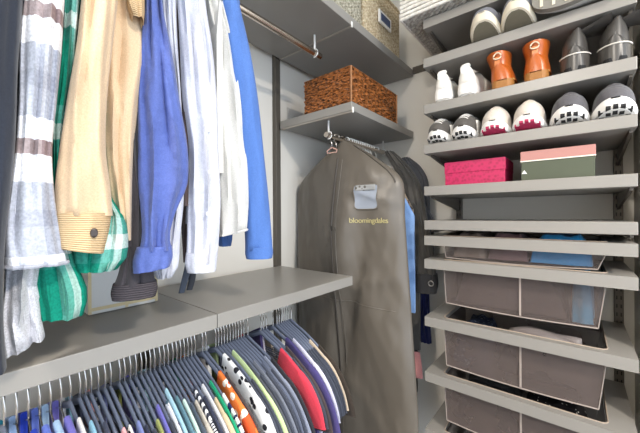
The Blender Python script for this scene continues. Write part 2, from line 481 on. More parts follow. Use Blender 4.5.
def lidded_box(name,x0,x1,y0,y1,z0,z1,lid,bm_,lm_,label,trim=None):
    t=thing(name,label,'box',((x0+x1)/2,(y0+y1)/2,z0))
    MB().box(x0+.002,x1-.002,y0+.002,y1-.002,z0,z1-.004,.001).build('box_body',bm_,t)
    MB().box(x0,x1,y0,y1,z1-lid,z1,.0012).build('lid',lm_,t)
    if trim: MB().box(x0-.0006,x1+.0006,y0-.0006,y1+.0006,z1-lid-.0012,z1-lid+.0025).build('lid_edge',trim,t)
    return t
mg,nt,b=base('magenta printed card',(170,14,70),.5)
tc=nt.node('ShaderNodeTexCoord'); vo=nt.node('ShaderNodeTexVoronoi'); vo.inputs['Scale'].default_value=85
nt.link(tc.outputs['Object'],vo.inputs['Vector'])
r=nt.node('ShaderNodeValToRGB'); r.color_ramp.elements[0].color=rgb((140,6,56)); r.color_ramp.elements[1].color=rgb((186,26,84)); r.color_ramp.elements[1].position=.6
nt.link(vo.outputs['Distance'],r.inputs[0]); nt.link(r.outputs[0],b.inputs['Base Color'])
lidded_box('shoe_box',1.290,1.470,.198,.412,Z4+.001,Z4+.094,.044,mg,mg,'magenta box with fine pattern on the shelf under the sneakers')
o=lidded_box('shoe_box',1.268,1.560,-.045,.150,Z4+.001,Z4+.100,.034,plain('olive card',(74,80,62),.6,noise=.06,scale=30),plain('dusty pink card',(176,124,116),.55),'dark olive box with dusty pink lid beside the magenta box',plain('cream edge',(228,220,206),.5))
MB().loft([[(1.2695,.131,Z4+.024),(1.2695,.139,Z4+.037),(1.2695,.147,Z4+.024)],[(1.2672,.131,Z4+.024),(1.2672,.139,Z4+.037),(1.2672,.147,Z4+.024)]]).build('paper_tab',M['white_plastic'],o)

# ------------------------------------------------------------------ shoes
def shoe_rings(L,fn,n=22,ls=None):
    ls=ls or [i/27 for i in range(28)]
    return [fn(l,n) for l in ls]
LS=[0,.006,.018,.04,.07,.11,.16,.22,.28,.34,.40,.46,.52,.58,.64,.70,.76,.82,.87,.91,.945,.97,.985,.995,1]
def wprof(l): return smooth_itp([0,.02,.06,.14,.28,.40,.55,.70,.85,.94,.98,1],[.22,.46,.68,.88,1.0,.98,.85,.78,.82,.78,.62,.4],l)
def sneaker(label,front,yc,z,toe_out,L=.275,W=.098,H=.11,up=None,sole=None,out=None,lace=None,accent=None,group=None,yaw=0.0,spring=.022,lugs=True,pitch=0.0,style='runner',name='sneaker',solez=.030,heelh=None,collar=.70):
    """front = x of the end that faces the room; the shoe runs back along +x"""
    t=thing(name,label,'shoe',(front,yc,z),group)
    ca,sa=math.cos(yaw),math.sin(yaw); cp,sp_=math.cos(pitch),math.sin(pitch)
    def tr(l,y,h):
        a=l*L if toe_out else (1-l)*L
        a2=a*cp+h*sp_*0; h2=h+ (L-a)*math.sin(pitch) if toe_out else h
        return (front+a2*ca-y*sa, yc+a2*sa+y*ca, z+.0008+h2)
    def spr(l): return spring*max(0,1-l/.26)**1.8 + .006*max(0,(l-.9)/.1)**2
    hs=[0,.03,.08,.16,.26,.36,.46,.56,.66,.78,.88,.95,1]
    hh=heelh or H*.86
    hv=[.42,.56,.72,.86,.95,1.0,1.03,1.03,.94,.86,.9,hh/H,hh/H*.95]
    def uph(l): return smooth_itp(hs,[q*H for q in hv],l)
    # outsole
    def ringo(l,n):
        w=W/2*wprof(l)*.84; s=spr(l); l=.02+.96*l
        return [tr(l,y,h+s) for (y,h) in ((-w,.0),(w,.0),(w,.009),(-w,.009))]
    MB().loft([ringo(l,4) for l in LS]).build('outsole',sole if out is blk else out,t)
    def rings_(l,n):
        w=W/2*wprof(l); s=spr(l); z0=.004; z1=solez+.006*abs(l-.5)*2
        pr=[(-.95,0),(-1.03,.25),(-1.05,.5),(-1.02,.8),(-.94,1),(.94,1),(1.02,.8),(1.05,.5),(1.03,.25),(.95,0)]
        return [tr(l,w*a,lerp(z0,z1,b_)+s) for a,b_ in pr]
    MB().loft([rings_(l,10) for l in LS]).build('midsole',sole,t,True)
    def ringu(l,n):
        w=W/2*wprof(l)*.96; s=spr(l); z1=solez-.004+.006*abs(l-.5)*2; h=uph(l)+s*.6
        sh=smooth_itp([0,.3,.55,1],[1.0,1.0,collar+.02,collar],l)   # narrower collar
        P=[]
        for k in range(n+1):
            a=PI*k/n
            q=abs(math.sin(a))**.75
            ww=w*lerp(1,sh,q**2)
            P.append(tr(l,ww*math.cos(a),lerp(z1+s,h,q)))
        return P
    MB().loft([ringu(l,16) for l in LS]).build('upper',up,t,True)
    # collar opening
    c=MB(); rg=[]
    for rr,dz in ((1.0,.004),(.8,.001),(.0001,-.0)):
        rg.append([tr(.72+.17*rr*math.cos(2*PI*k/16),W*.27*rr*math.sin(2*PI*k/16),max(uph(.72+.17*rr*math.cos(2*PI*k/16)),0)+dz) for k in range(16)])
    c.loft(rg,cap=False); c.build('collar_lining',M['black'] if accent is None else accent,t,True)
    if style=='runner' and lace:
        lm=MB()
        for l in ((.09,.145,.21,.29,.38) if toe_out else (.20,.27,.34,.41,.48)):
            w=W*.21
            lm.tube([tr(l+.012*math.cos(PI*k/6),w*math.cos(PI*k/6),uph(l)*(1-.13*abs(math.cos(PI*k/6))**2)+.0035) for k in range(7)],.0028,6)
        lm.build('laces',lace,t,True)
    if accent:
        for sgn in (-1,1):
            rg=[]; b=MB()
            for l in (.20,.26,.32,.40,.48,.56):
                w=W/2*wprof(l)*.985; z1=solez+.002; h=uph(l)
                rg.append([tr(l,sgn*w*1.0,z1),tr(l,sgn*w*.97,z1+(h-z1)*.45),tr(l,sgn*w*.90,z1+(h-z1)*.62)])
            b.loft(rg,closed=False,cap=False)
            o=b.build('side_overlay',accent,t,True); s=o.modifiers.new('s','SOLIDIFY'); s.thickness=.002; s.offset=0
    # heel tab
    h=MB(); h.loft([[tr(l,W*.20*math.cos(2*PI*k/8),uph(.97)*f+W*.0*math.sin(2*PI*k/8)+.006*math.sin(2*PI*k/8)) for k in range(8)] for l,f in ((.95,.98),(.985,1.0),(1.005,.94),(1.0,.78))])
    h.build('heel_tab',lace or up,t,True)
    if lugs:
        lg=MB()
        for k in range(-2,3):
            y0=W*.155*k; wd=.0055
            lb=next(l for l in [q*.002 for q in range(120)] if W/2*wprof(l)*1.02>=abs(y0)+wd)
            l1=lb-.016; l2=lb+.10
            lg.loft([[tr(l1,y0*1.02-wd,.0035+spr(l1)),tr(l1,y0*1.02+wd,.0035+spr(l1)),tr(l1-.004,y0+wd,.0105+spr(l1)),tr(l1-.004,y0-wd,.0105+spr(l1))],
                     [tr(l2,y0*.9-wd,-.0006+spr(l2)),tr(l2,y0*.9+wd,-.0006+spr(l2)),tr(l2,y0*.9+wd,.006+spr(l2)),tr(l2,y0*.9-wd,.006+spr(l2))]])
        lg.build('tread',out,t)
    return t
F=fabric
wht=plain('white foam sole',(236,233,228),.6,noise=.03,scale=40)
crm=plain('cream rubber',(214,204,184),.7,noise=.06,scale=40)
blk=plain('black rubber',(30,30,32),.7)
pnk=plain('raspberry rubber',(178,44,84),.65)
gum=plain('olive grey rubber',(104,98,82),.8,noise=.1,scale=60)
dgm=F((88,86,90),.3,.7,60); bg=F((206,196,184),.3,.8,60); gm=F((84,80,76),.3,.7,60)
wl=plain('white leather',(226,222,214),.5,noise=.03,scale=30,bump=.1)
silver=plain('silver trim',(170,170,170),.35,.4)
lace_w=plain('white lace',(232,230,224),.9); lace_b=plain('beige lace',(216,206,192),.9); lace_g=plain('grey lace',(100,98,100),.9)
g3='sneakers in a row, toes outward'
zs3=Z3
for y,lab in ((.427,'black and white sneaker at the far left of the toes-out row'),(.332,'black and white sneaker next to the beige pair')):
    sneaker(lab,1.226,y,zs3,True,.262,.094,.108,gm,wht,blk,lace_w,wht,g3,spring=.015,solez=.027)
for y,lab in ((.228,'beige sneaker with raspberry tread beside the black and white pair'),(.127,'beige sneaker with raspberry tread beside the dark grey pair')):
    sneaker(lab,1.226,y,zs3,True,.268,.099,.114,bg,wht,pnk,lace_b,None,g3,spring=.017,solez=.025)
for y,lab in ((.018,'dark grey sneaker with chunky white sole beside the beige pair'),(-.086,'dark grey sneaker with chunky white sole at the right end of its row')):
    sneaker(lab,1.222,y,zs3,True,.275,.101,.112,dgm,wht,blk,lace_g,None,g3,spring=.017,solez=.028)
g2='pairs on the second shoe shelf'
for y,yw,lab in ((.407,.04,'white sneaker, heel outward, at the left end of the shelf'),(.322,-.10,'white sneaker, heel outward, beside the tan boots')):
    sneaker(lab,1.25,y,Z2,False,.262,.082,.118,wl,wht,wht,lace_w,wl,'white sneakers',yaw=yw,lugs=False,solez=.042,heelh=.118,collar=.84)
for y,lab in ((.250,'grey sneaker with thick cream sole, left of its pair on the upper shelf'),(.152,'grey sneaker with thick cream sole, right of its pair beside the striped shoe')):
    sneaker(lab,1.178,y,Z1,True,.272,.098,.108,F((108,108,116),.3,.8,50),crm,gum,lace_w,F((92,92,100),.3,.8,50),'grey sneakers on the upper shelf',spring=.030,solez=.028,lugs=False)

# shoe lying across the shelf, sole to the room
t=thing('canvas_shoe','cream canvas shoe lying on its side along the edge of the upper shelf','shoe',(1.21,.0,Z1))
def lay(l,a,b): # l along -y, a thickness toward +x, b up
    return (1.196+a, .108-l*.245+.0, Z1+.001+b)
m=MB(); m.loft([[lay(l,0,.045+q*.043*wprof(l)) if s==0 else lay(l,.024,.045+q*.043*wprof(l)) for s,q in ((0,-1),(0,-.5),(0,0),(0,.5),(0,1),(1,1),(1,.5),(1,0),(1,-.5),(1,-1))] for l in LS])
m.build('sole',plain('grey foam sole',(128,124,116),.7),t,False)
m=MB()
rg=[]
for l in LS:
    w=wprof(l); h=smooth_itp([0,.2,.5,.8,1],[.03,.045,.075,.07,.06],l)
    rg.append([lay(l,.024+h*math.sin(PI*k/10),.045-.041*w*math.cos(PI*k/10)) for k in range(11)])
m.loft(rg); m.build('upper',F((188,184,178)),t,True)
m=MB()
for k in range(7):
    l=.1+k*.125; w=.043*wprof(l)
    m.box(1.1935,1.1962,.108-l*.245-.004,.108-l*.245+.004,Z1+.0455-w*.8,Z1+.0455+w*.8)
m.build('tread',crm,t)

# tan ankle boots, heel outward
M['tan']=plain('tan leather',(176,88,32),.32,noise=.18,scale=14,bump=.15)
M['crepe']=plain('honey rubber',(156,104,48),.6,noise=.1,scale=40)
def ankle_boot(label,front,yc,z,lean=0.0):
    t=thing('ankle_boot',label,'shoe',(front,yc,z),'tan ankle boots')
    L,W=.25,.084
    def tr(l,y,h): return (front+(1-l)*L, yc+y+lean*max(0,h-.03), z+.0008+h)
    MB().loft([[tr(l,W/2*wprof(l)*a,h+(.016*max(0,1-l/.3)**2)) for a,h in ((-.96,0),(-1.02,.012),(-.98,.030),(.98,.030),(1.02,.012),(.96,0))] for l in LS]).build('sole',M['crepe'],t,False)
    def uph(l): return smooth_itp([0,.1,.3,.5,.62,.75,1],[.048,.06,.072,.088,.098,.098,.09],l)
    MB().loft([[tr(l,W/2*wprof(l)*.95*math.cos(PI*k/14),max(.027,lerp(.027,uph(l),abs(math.sin(PI*k/14))**.7))) for k in range(15)] for l in LS]).build('upper',M['tan'],t,True)
    # shaft
    rg=[]
    for zz,w,d0,d1 in ((.03,.040,.0,.115),(.05,.0385,.004,.11),(.075,.034,.012,.105),(.095,.032,.014,.105),(.115,.036,.008,.112),(.132,.040,.002,.118),(.136,.040,.002,.118),(.133,.037,.006,.114),(.10,.028,.02,.1)):
        cx=(d0+d1)/2; hx=(d1-d0)/2
        rg.append([(front+cx+hx*math.cos(2*PI*k/20),yc+lean*max(0,zz-.03)+w*math.sin(2*PI*k/20),z+zz) for k in range(20)])
    MB().loft(rg).build('shaft',M['tan'],t,True)
    yl=yc+lean*.09
    MB().tube([(front-.001,yc+lean*.08+.012*math.cos(2*PI*k/14)*(1-.25*math.sin(2*PI*k/14)),z+.116+.011*math.sin(2*PI*k/14)) for k in range(14)],.0024,8,close=True).build('pull_ring',plain('pale ring',(224,206,180),.4,.2),t,True)
    s=MB(); s.box(front+.003,front+.010,yl-.009,yl+.009,z+.035,z+.116,.002); s.build('heel_strip',plain('amber leather',(196,112,50),.35),t)
    MB().tube([(front+.0045+.0575-.0585*math.cos(a),yc+.0395*math.sin(a),z+.034) for a in [(-1.1+2.2*k/10) for k in range(11)]],.0022,6).build('welt',plain('welt',(206,160,96),.6),t,True)
ankle_boot('tan leather ankle boot, heel outward, beside the white sneakers',1.252,.203,Z2,.16)
ankle_boot('tan leather ankle boot, heel outward, beside the black boots',1.252,.104,Z2,.03)
# slouched black boots
M['bootleather']=plain('black soft leather',(70,67,64),.34,noise=.12,scale=20,bump=.25)
M['heelstack']=plain('black heel',(74,70,66),.3)
def slouch_boot(label,front,yc,z,dirn):
    t=thing('tall_boot',label,'shoe',(front,yc,z),'slouched black boots')
    L,W=.25,.088
    def tr(l,y,h): return (front+(1-l)*L, yc+y, z+.0008+h)
    MB().loft([[tr(l,W/2*wprof(l)*a,h) for a,h in ((-.77,0),(-.8,.014),(.8,.014),(.77,0))] for l in LS]).build('sole',M['black'],t)
    rg=[]
    for zz,w,dx in ((.0,.036,.0),(.025,.037,-.001),(.052,.0375,-.001)):
        rg.append([(front+.044+dx-.045*math.cos(2*PI*k/22),yc+w*math.sin(2*PI*k/22),z+.001+zz) for k in range(22)])
    MB().loft(rg).build('heel_block',M['heelstack'],t,True)
    def uph(l): return smooth_itp([0,.1,.3,.5,.7,1],[.035,.048,.062,.08,.10,.08],l)
    MB().loft([[tr(l,W/2*wprof(l)*.8*math.cos(PI*k/14),max(.013,lerp(.013,uph(l),abs(math.sin(PI*k/14))**.7))) for k in range(15)] for l in LS]).build('foot',M['bootleather'],t,True)
    # ankle cone then the shaft folded over to the right
    rg=[]
    path=[(.050,0,.0375,.055,.0),(.070,0,.034,.05,.003),(.092,.0,.0325,.045,.006),(.112,.002,.0265,.038,.009),(.129,.004,.018,.03,.012),(.139,.008,.009,.024,.014)]
    for zz,dy,w,dp,fx in path:
        rg.append([(front+fx+dp*(1-math.cos(2*PI*k/22)),yc+dy*dirn+w*math.sin(2*PI*k/22),z+zz) for k in range(22)])
    MB().loft(rg).build('ankle',M['bootleather'],t,True)
    rg=[]
    # folded flat shaft hanging away to the right and upward, leaning on the shelf side
    for s in (0,.12,.3,.5,.75,1):
        cy=yc-.004+ (-.004-.075*s); cz=z+.128+.012*s
        hw=.007+.006*math.sin(PI*min(1,s*1.2)); dp=.022+.05*s; dn=.007+.010*s
        rg.append([(front+.045+.01*s+dp*math.cos(2*PI*k/18),cy+hw*math.sin(2*PI*k/18)*.6,cz-(dn if math.sin(2*PI*k/18)<0 else hw)*abs(math.sin(2*PI*k/18))) for k in range(18)])
    MB().loft(rg).build('folded_shaft',M['bootleather'],t,True)
    MB().tube([(front+.0435-.0465*math.cos(a),yc+.0395*math.sin(a),z+.053) for a in [(-1.3+2.6*k/12) for k in range(13)]],.0022,6).build('piping',plain('white piping',(214,208,198),.4),t,True)
    MB().tube([(front+.0015+.002*k if k<3 else front-.004+.0055*k,yc+.004*(k/5)**2*dirn,z+.056+.0155*k) for k in range(6)],.0013,6).build('back_seam',plain('seam',(120,116,112),.4),t,True)
slouch_boot('black slouched boot with white piping beside the tan boots',1.250,.004,Z2,-1)
slouch_boot('black slouched boot with white piping at the right end of the shelf',1.250,-.088,Z2,-1)

# ------------------------------------------------------------------ folded things in the drawers
def cloth_heap(name,label,cat,x0,x1,y0,y1,z0,h,mat,seed,group=None,ripple=.006):
    rnd=random.Random(seed); ph=[rnd.uniform(0,6) for _ in range(6)]
    t=MB(); NX,NY=22,26; top=[];
    def hz(i,j):
        a,b=i/NX,j/NY
        e=min(1,7*min(a,1-a))**.35*min(1,5*min(b,1-b))**.4 if 0<a<1 and 0<b<1 else 0
        return z0+e*(h+ripple*(math.sin(9*a+ph[0])+math.sin(13*b+ph[1]+3*a)+.6*math.sin(21*b+ph[2]-7*a)))
    V=[];Fc=[]
    for i in range(NX+1):
        for j in range(NY+1):
            V.append((lerp(x0,x1,i/NX)+.004*math.sin(8*j/NY+ph[3]),lerp(y0,y1,j/NY)+.004*math.sin(9*i/NX+ph[4]),hz(i,j)))
    for i in range(NX):
        for j in range(NY):
            a=i*(NY+1)+j; Fc.append((a,a+1,a+NY+2,a+NY+1))
    n=len(V)
    for i in range(NX+1):
        for j in range(NY+1): V.append((V[i*(NY+1)+j][0],V[i*(NY+1)+j][1],z0-.001))
    for i in range(NX):
        for j in range(NY):
            a=n+i*(NY+1)+j; Fc.append((a,a+NY+1,a+NY+2,a+1))
    for i in range(NX):
        for j in (0,NY):
            a=i*(NY+1)+j; Fc.append((a,a+NY+1,n+a+NY+1,n+a))
    for j in range(NY):
        for i in (0,NX):
            a=i*(NY+1)+j; Fc.append((a,a+1,n+a+1,n+a))
    t.add(V,Fc); o=t.build(name,mat,None,True); return tag(o,label,cat,group)
gx0,gx1=1.290,1.552
def inbox(i,y0,y1,f0,h,name,label,cat,mat,seed,xf=gx0,ripple=.004):
    zb=ZD[i]-HD[i]+.006
    return cloth_heap(name,label,cat,xf,gx1,y0,y1,zb+f0,h,mat,seed,None,ripple)
azure=F((36,140,200),.4,.6,18); ltblue=F((92,166,204),.4,.7,18)
inbox(0,-.036,.128,.0,.091,'folded_cloth','bright blue cloth heaped above the rail of the shallow drawer','clothes',azure,1,1.287,.003)
inbox(0,.134,.262,.0,.090,'folded_cloth','mauve cloth in the middle of the shallow drawer','clothes',F((120,92,94),.4),2,ripple=.003)
inbox(0,.268,.385,.0,.088,'folded_cloth','taupe cloth at the left of the shallow drawer','clothes',F((138,122,110),.4),3,ripple=.003)
inbox(1,-.041,.012,.0,.158,'folded_cloth','light blue cloth against the front of the second drawer','clothes',ltblue,4,1.287,.004)
inbox(1,.030,.385,.0,.135,'folded_cloth','brownish folded clothes filling most of the second drawer','clothes',F((96,84,82),.4),5,1.31)
inbox(2,.250,.385,.0,.150,'folded_cloth','blue patterned cloth at the left of the third drawer','clothes',blotch('blue print',(44,54,76),(96,106,122),60,.3,fg2=(30,34,44)),6)
inbox(2,-.035,.245,.0,.125,'folded_cloth','black folded clothes in the third drawer','clothes',F((30,28,30),.4),7,1.35)
inbox(3,.170,.385,.0,.140,'folded_cloth','black crumpled clothes at the left of the sequin drawer','clothes',F((26,26,28),.4),8,1.35)
seq=blotch('sequined cloth',(24,22,24),(220,214,206),70,.16)
inbox(3,-.035,.165,.0,.145,'sequined_cloth','black cloth with tiny bright sequins in the fourth drawer','clothes',seq,9,1.35)
inbox(4,-.035,.385,.0,.135,'folded_cloth','dark clothes in the lowest visible drawer','clothes',F((34,30,32),.4),10,1.35)
# plastic sheets over the rail of the third drawer
m=MB()
rg=[]
for i in range(13):
    s=i/12; y=.19-.20*s
    rg.append([(1.280+.03*k/4+.004*math.sin(7*s+k),y,ZD[2]-.010+.010*math.sin(PI*s)+.005*math.sin(9*s+k*1.3)+.004*k) for k in range(5)])
m.loft(rg,closed=False,cap=False); o=m.build('plastic_sheet',plain('milky plastic',(112,104,102),.5),None,True)
s=o.modifiers.new('s','SOLIDIFY'); s.thickness=.0015; tag(o,'crumpled milky plastic sheet poking over the third drawer rail','plastic sheet')
# ------------------------------------------------------------------ garment bag
M['bag']=plain('taupe nylon',(98,91,82),.40,noise=.04,scale=6,bump=.0,spec=.5)
nt=NT(M['bag']); b=M['bag'].node_tree.nodes['Principled BSDF']
tc=nt.node('ShaderNodeTexCoord'); mp=nt.node('ShaderNodeMapping'); mp.inputs['Scale'].default_value=(1,2.2,1); mp.inputs['Rotation'].default_value=(.9,0,0)
nz=nt.node('ShaderNodeTexNoise'); nz.inputs['Scale'].default_value=3.2; nz.inputs['Detail'].default_value=2
nt.link(tc.outputs['Object'],mp.inputs[0]); nt.link(mp.outputs[0],nz.inputs['Vector']); add_bump(nt,b,nz.outputs['Fac'],.6,.06)
BX,BY=1.205,.842
def by(z): return BY-.028*min(1,max(0,-z-.0)/.8)
def bag_half(z):    # half width along y on the (left, right)
    zs=[-1.12,-.8,-.4,0,.08,.13,.16,.19,.23,.27,.30,.325,.345]
    ws=[.326,.322,.310,.298,.298,.292,.275,.245,.19,.135,.085,.05,.014]
    return smooth_itp(zs,ws,z)
def bag_thick(z): return smooth_itp([-1.12,-.6,-.2,.05,.18,.27,.345],[.058,.062,.068,.072,.062,.04,.012],z)
def bag_front(y,z):
    """x of the bag's front face"""
    s=(y-by(z))/max(bag_half(z),.01); s=max(-1,min(1,s))
    base_=bag_thick(z)*(1-abs(s)**3.2)**.55
    f=min(1,max(0,(.30-z)/.1))*(1-abs(s)**6)
    fold=.013*math.sin(9*(y-BY)+2.2*math.sin(2.1*z)+1.5)*f*min(1,max(0,(.25-z)/.5)+.25)
    fold+=.008*math.sin(17*(y-BY)-9*z+.6)*f
    fold+=.022*math.exp(-((y-BY+.16*z+.05)/.05)**2)*f*(1 if z<.0 else max(0,1-z*5))
    fold-=.024*math.exp(-((y-BY-.02*(z+.3)+.10+.22*(z+.25))/.035)**2)*f*max(0,min(1,(-.05-z)*5))
    fold+=.010*math.exp(-((z-.085-.30*(y-BY+.15))/.016)**2)*f*max(0,min(1,(BY-.02-y)*9))
    fold-=.006*math.exp(-((z-.03+.55*(y-BY+.05))/.022)**2)*f*max(0,min(1,(BY-.02-y)*9))
    fold+=.007*math.exp(-((z+.33+.25*(y-BY))/.025)**2)*f
    return BX-base_-fold
def bag_back(y,z):
    s=max(-1,min(1,(y-by(z))/max(bag_half(z),.01)))
    return BX+bag_thick(z)*.6*(1-abs(s)**3.2)**.55
t=thing('garment_bag','long taupe nylon garment bag hanging in the corner, with clear pocket','garment bag',(BX,BY,-1.12))
rings=[]; NZ=96; NS=44
for i in range(NZ+1):
    z=lerp(-1.12,.345,i/NZ); h=bag_half(z)
    r=[]
    for k in range(NS+1):
        s=math.sin(PI*(k/NS-.5)); y=by(z)+s*h; r.append((bag_front(y,z),y,z))
    for k in range(NS-1,0,-2):
        s=math.sin(PI*(k/NS-.5)); y=by(z)+s*h; r.append((bag_back(y,z),y,z))
    rings.append(r)
m=MB(); m.loft(rings); m.build('bag_body',M['bag'],t,True)
zp=MB(); zp.tube([(bag_front(BY+.004,z)-.0015,BY+.004+.006*math.sin(3*z),z) for z in [lerp(-1.08,.26,k/60) for k in range(61)]],.0042,6)
zp.build('zipper',plain('zip tape',(66,60,54),.5),t,True)
zp=MB(); zp.tube([(bag_front(BY-.012,z)-.001,BY-.022+.006*math.sin(3*z),z) for z in [lerp(-1.08,.25,k/60) for k in range(61)]],.0022,6)
zp.build('zip_flap',M['bag'],t,True)
sm=MB(); sm.tube([(bag_front(BY+q*.285,-.385)-.001,BY+q*.285,-.385+.012*q) for q in [k/20 for k in range(-19,20)]],.0022,6)
sm.build('seam',M['bag'],t,True)
pp=MB(); pts=[]
for k in range(30):
    z=lerp(.13,.315,k/29); h=bag_half(z); pts.append((bag_front(BY-h*.93,z)-.002,BY-h*.93,z))
pp.tube(pts,.003,6); pp.build('shoulder_piping',plain('piping',(70,64,57),.5),t,True)
# clear pocket
win=MB(); y0,y1,z0w,z1w=.634,.738,.022,.126
N=10; V=[];Fc=[]
def pk(y,z): return (bag_front(y,z)-.0045,y,z)
R=.018
poly=[]
for cx,cz,a0 in ((y1-R,z1w-R*.4,0),(y0+R,z1w-R*.4,90),(y0+R,z0w+R,180),(y1-R,z0w+R,270)):
    for k in range(5):
        a=math.radians(a0+22.5*k); poly.append((cx+R*math.cos(a),cz+(R if cz<.08 else R*.4)*math.sin(a)))
poly=[(lerp(p[0],q[0],k/6),lerp(p[1],q[1],k/6)) for p,q in zip(poly,poly[1:]+poly[:1]) for k in range(6)]
cxm=sum(p[0] for p in poly)/len(poly); czm=sum(p[1] for p in poly)/len(poly)
rg=[[pk(lerp(cxm,p[0],f),lerp(czm,p[1],f)) for p in poly] for f in (.001,.15,.3,.45,.6,.75,.9,1)]
win.loft(rg,cap=False)
pv,nt2,bb=base('clear vinyl over card',(150,156,166),.2,0,.8)
o=win.build('clear_pocket',pv,t,True,label='clear vinyl pocket')
fr=MB(); fr.tube([pk(*p) for p in poly],.0022,6,close=True); fr.build('pocket_binding',plain('pocket binding',(112,104,94),.5),o,True)
fl=MB(); fl.loft([[ (pk(y,z1w-.018*0-.024*k/3)[0]-.0030-.001*math.sin(60*y+k),y,z1w-.002-.024*k/3) for y in [lerp(y0+.008,y1-.008,q/14) for q in range(15)]] for k in range(4)],closed=False,cap=False)
q=fl.build('pocket_insert',blotch('crumpled film',(150,150,148),(96,92,86),60,.35),o,True); sd_=q.modifiers.new('s','SOLIDIFY'); sd_.thickness=.001
# lettering
cu=bpy.data.curves.new('lettering','FONT'); cu.body='bloomingdales'; cu.size=.040; cu.space_character=.93; cu.extrude=.0004
tmp=bpy.data.objects.new('tmp_lettering',cu); COL.objects.link(tmp); bpy.context.view_layer.update()
me=bpy.data.meshes.new_from_object(tmp.evaluated_get(bpy.context.evaluated_depsgraph_get())); bpy.data.objects.remove(tmp)
xs=[v.co.x for v in me.vertices]; x0,x1=min(xs),max(xs)
off=parent_off(t)
ya,yb=.758,.596
for v in me.vertices:
    f=(v.co.x-x0)/(x1-x0); y=lerp(ya,yb,f); z=-.036+v.co.y*((ya-yb)/(x1-x0))*1.0-.006*f*0
    v.co=Vector((bag_front(y,z)-.0022+(-v.co.z),y,z+CZ))-off
me.materials.append(plain('yellow print',(186,174,120),.6))
o=bpy.data.objects.new('lettering',me); COL.objects.link(o); o.parent=t

# hanger shapes -----------------------------------------------------------------
def hook_pts(zr,z_ap,rr=.0165):
    P=[(0,z_ap),(0,lerp(z_ap,zr-rr,.55)),(.003,zr-rr*1.35)]
    for k in range(10):
        a=math.radians(-50+ 235*k/9); P.append((rr*math.cos(a),zr+rr*math.sin(a)))
    return P   # (y offset, z)
def make_hanger(label,x,zr,body_m,hook_m,group,cat='clothes hanger',half=.205,drop=.098,ap=.063,thin=False,parts=True,name='clothes_hanger',ht=.0062,wd=.0026,hookr=.0019):
    za=zr-ap
    t=thing(name,label,cat,(x,YR,za),group)
    h=MB(); h.tube([(x,YR+p[0],p[1]) for p in hook_pts(zr,za-.004)],hookr,6); h.build('hook',hook_m,t,True)
    def zz(s):
        q=abs(s)/half
        return za-.004-drop*(.22*q+.78*q**1.55)-.006*min(1,q*6)
    bd=MB(); rg=[]
    for k in range(29):
        s=half*(k/14-1); e=1 if abs(s)<half*.985 else .5
        z=zz(s)
        rg.append([(x+wd*math.cos(2*PI*j/8)*e,YR+s,z+ht*math.sin(2*PI*j/8)*e) for j in range(8)])
    bd.loft(rg)
    bd.build('shoulder_bar',body_m,t,True)
    bt=MB(); bt.tube([(x,YR-half*.97,zz(half)-.002),(x,YR-half*.86,zz(half)-.018),(x,YR+half*.86,zz(half)-.018),(x,YR+half*.97,zz(half)-.002)],.0022 if not thin else .0014,6)
    bt.build('trouser_bar',body_m,t,True)
    return t
def copy_tree(o,parent=None):
    c=o.copy(); COL.objects.link(c)
    if parent: c.parent=parent
    for ch in list(o.children): copy_tree(ch,c)
    return c
# cloth ribbons: sleeves, panels, coat fronts through photo stations at a real depth
def ribbon(mb,st,plane,thick=.028,seed=0,nr=30,ns=44,fold=.25,kf=3,inset=.0,skew=0.0,drape=0.004,uvs=1.0,tfun=None,tilt=0.0,hollow=False):
    """st: [(v,uL,uR)] sampled on plane ('x'|'y', value or (top,bottom)); a flattened cloth tube through them"""
    rnd=random.Random(seed); p1,p2,p3,p4=[rnd.uniform(0,6.28) for _ in range(4)]
    vs_=[s[0] for s in st]; rings=[]; us=[]; acc=0; prev=None
    for i in range(nr+1):
        v=lerp(vs_[0],vs_[-1],i/nr)
        ul=smooth_itp(vs_,[s[1] for s in st],v); ur=smooth_itp(vs_,[s[2] for s in st],v)
        pv=plane[1] if not isinstance(plane[1],tuple) else lerp(plane[1][0],plane[1][1],i/nr)
        um=(ul+ur)/2
        vv=v
        C=at_x(um,vv,pv) if plane[0]=='x' else at_y(um,vv,pv)
        d=Vector((C.x,C.y,0)); dep=C.dot(Vector((FX,FY,0))); d.normalize()
        wv=Vector((d.y,-d.x,0))
        # pixel half width to metres, perpendicular to the view ray
        ct=Vector((FX,FY,0)).dot(d)
        hw=(ur-ul)/2*dep/FPX*ct
        th=thick*(tfun(i/nr) if tfun else 1)
        ring=[]
        for k in range(ns):
            a=2*PI*k/ns; ca,sa=math.cos(a),math.sin(a)
            x_=hw*math.copysign(abs(ca)**.8,ca); y_=th*math.copysign(abs(sa)**.75,sa)
            f=fold*th*(math.sin(kf*PI*x_/max(hw,.004)+p1+2.2*math.sin(i*.10+p2))*.7+.5*math.sin(kf*1.9*PI*x_/max(hw,.004)+p3-i*.22))*(1-abs(ca)**4)
            f+=drape*math.sin(i*.55+p4+3*x_/max(hw,.004))*(1-abs(ca)**3)*(1 if sa<0 else .3)
            q=C+wv*x_+d*(y_ +f)
            q.z+=tilt*x_*(i/nr)**2
            ring.append(q)
        if prev is not None: acc+=(C-prev).length
        prev=C; us.append(acc*uvs); rings.append(ring)
    R=list(rings); U=list(us)
    if hollow:
        c=sum((Vector(p) for p in rings[-1]),Vector())/ns; R.append([c+(Vector(p)-c)*.90 for p in rings[-1]]); U.append(us[-1])
        q=rings[max(0,nr-max(2,nr//6))]; c=sum((Vector(p) for p in q),Vector())/ns; R.append([c+(Vector(p)-c)*.80 for p in q]); U.append(us[-1])
    mb.loft(R,uvs=U); return rings
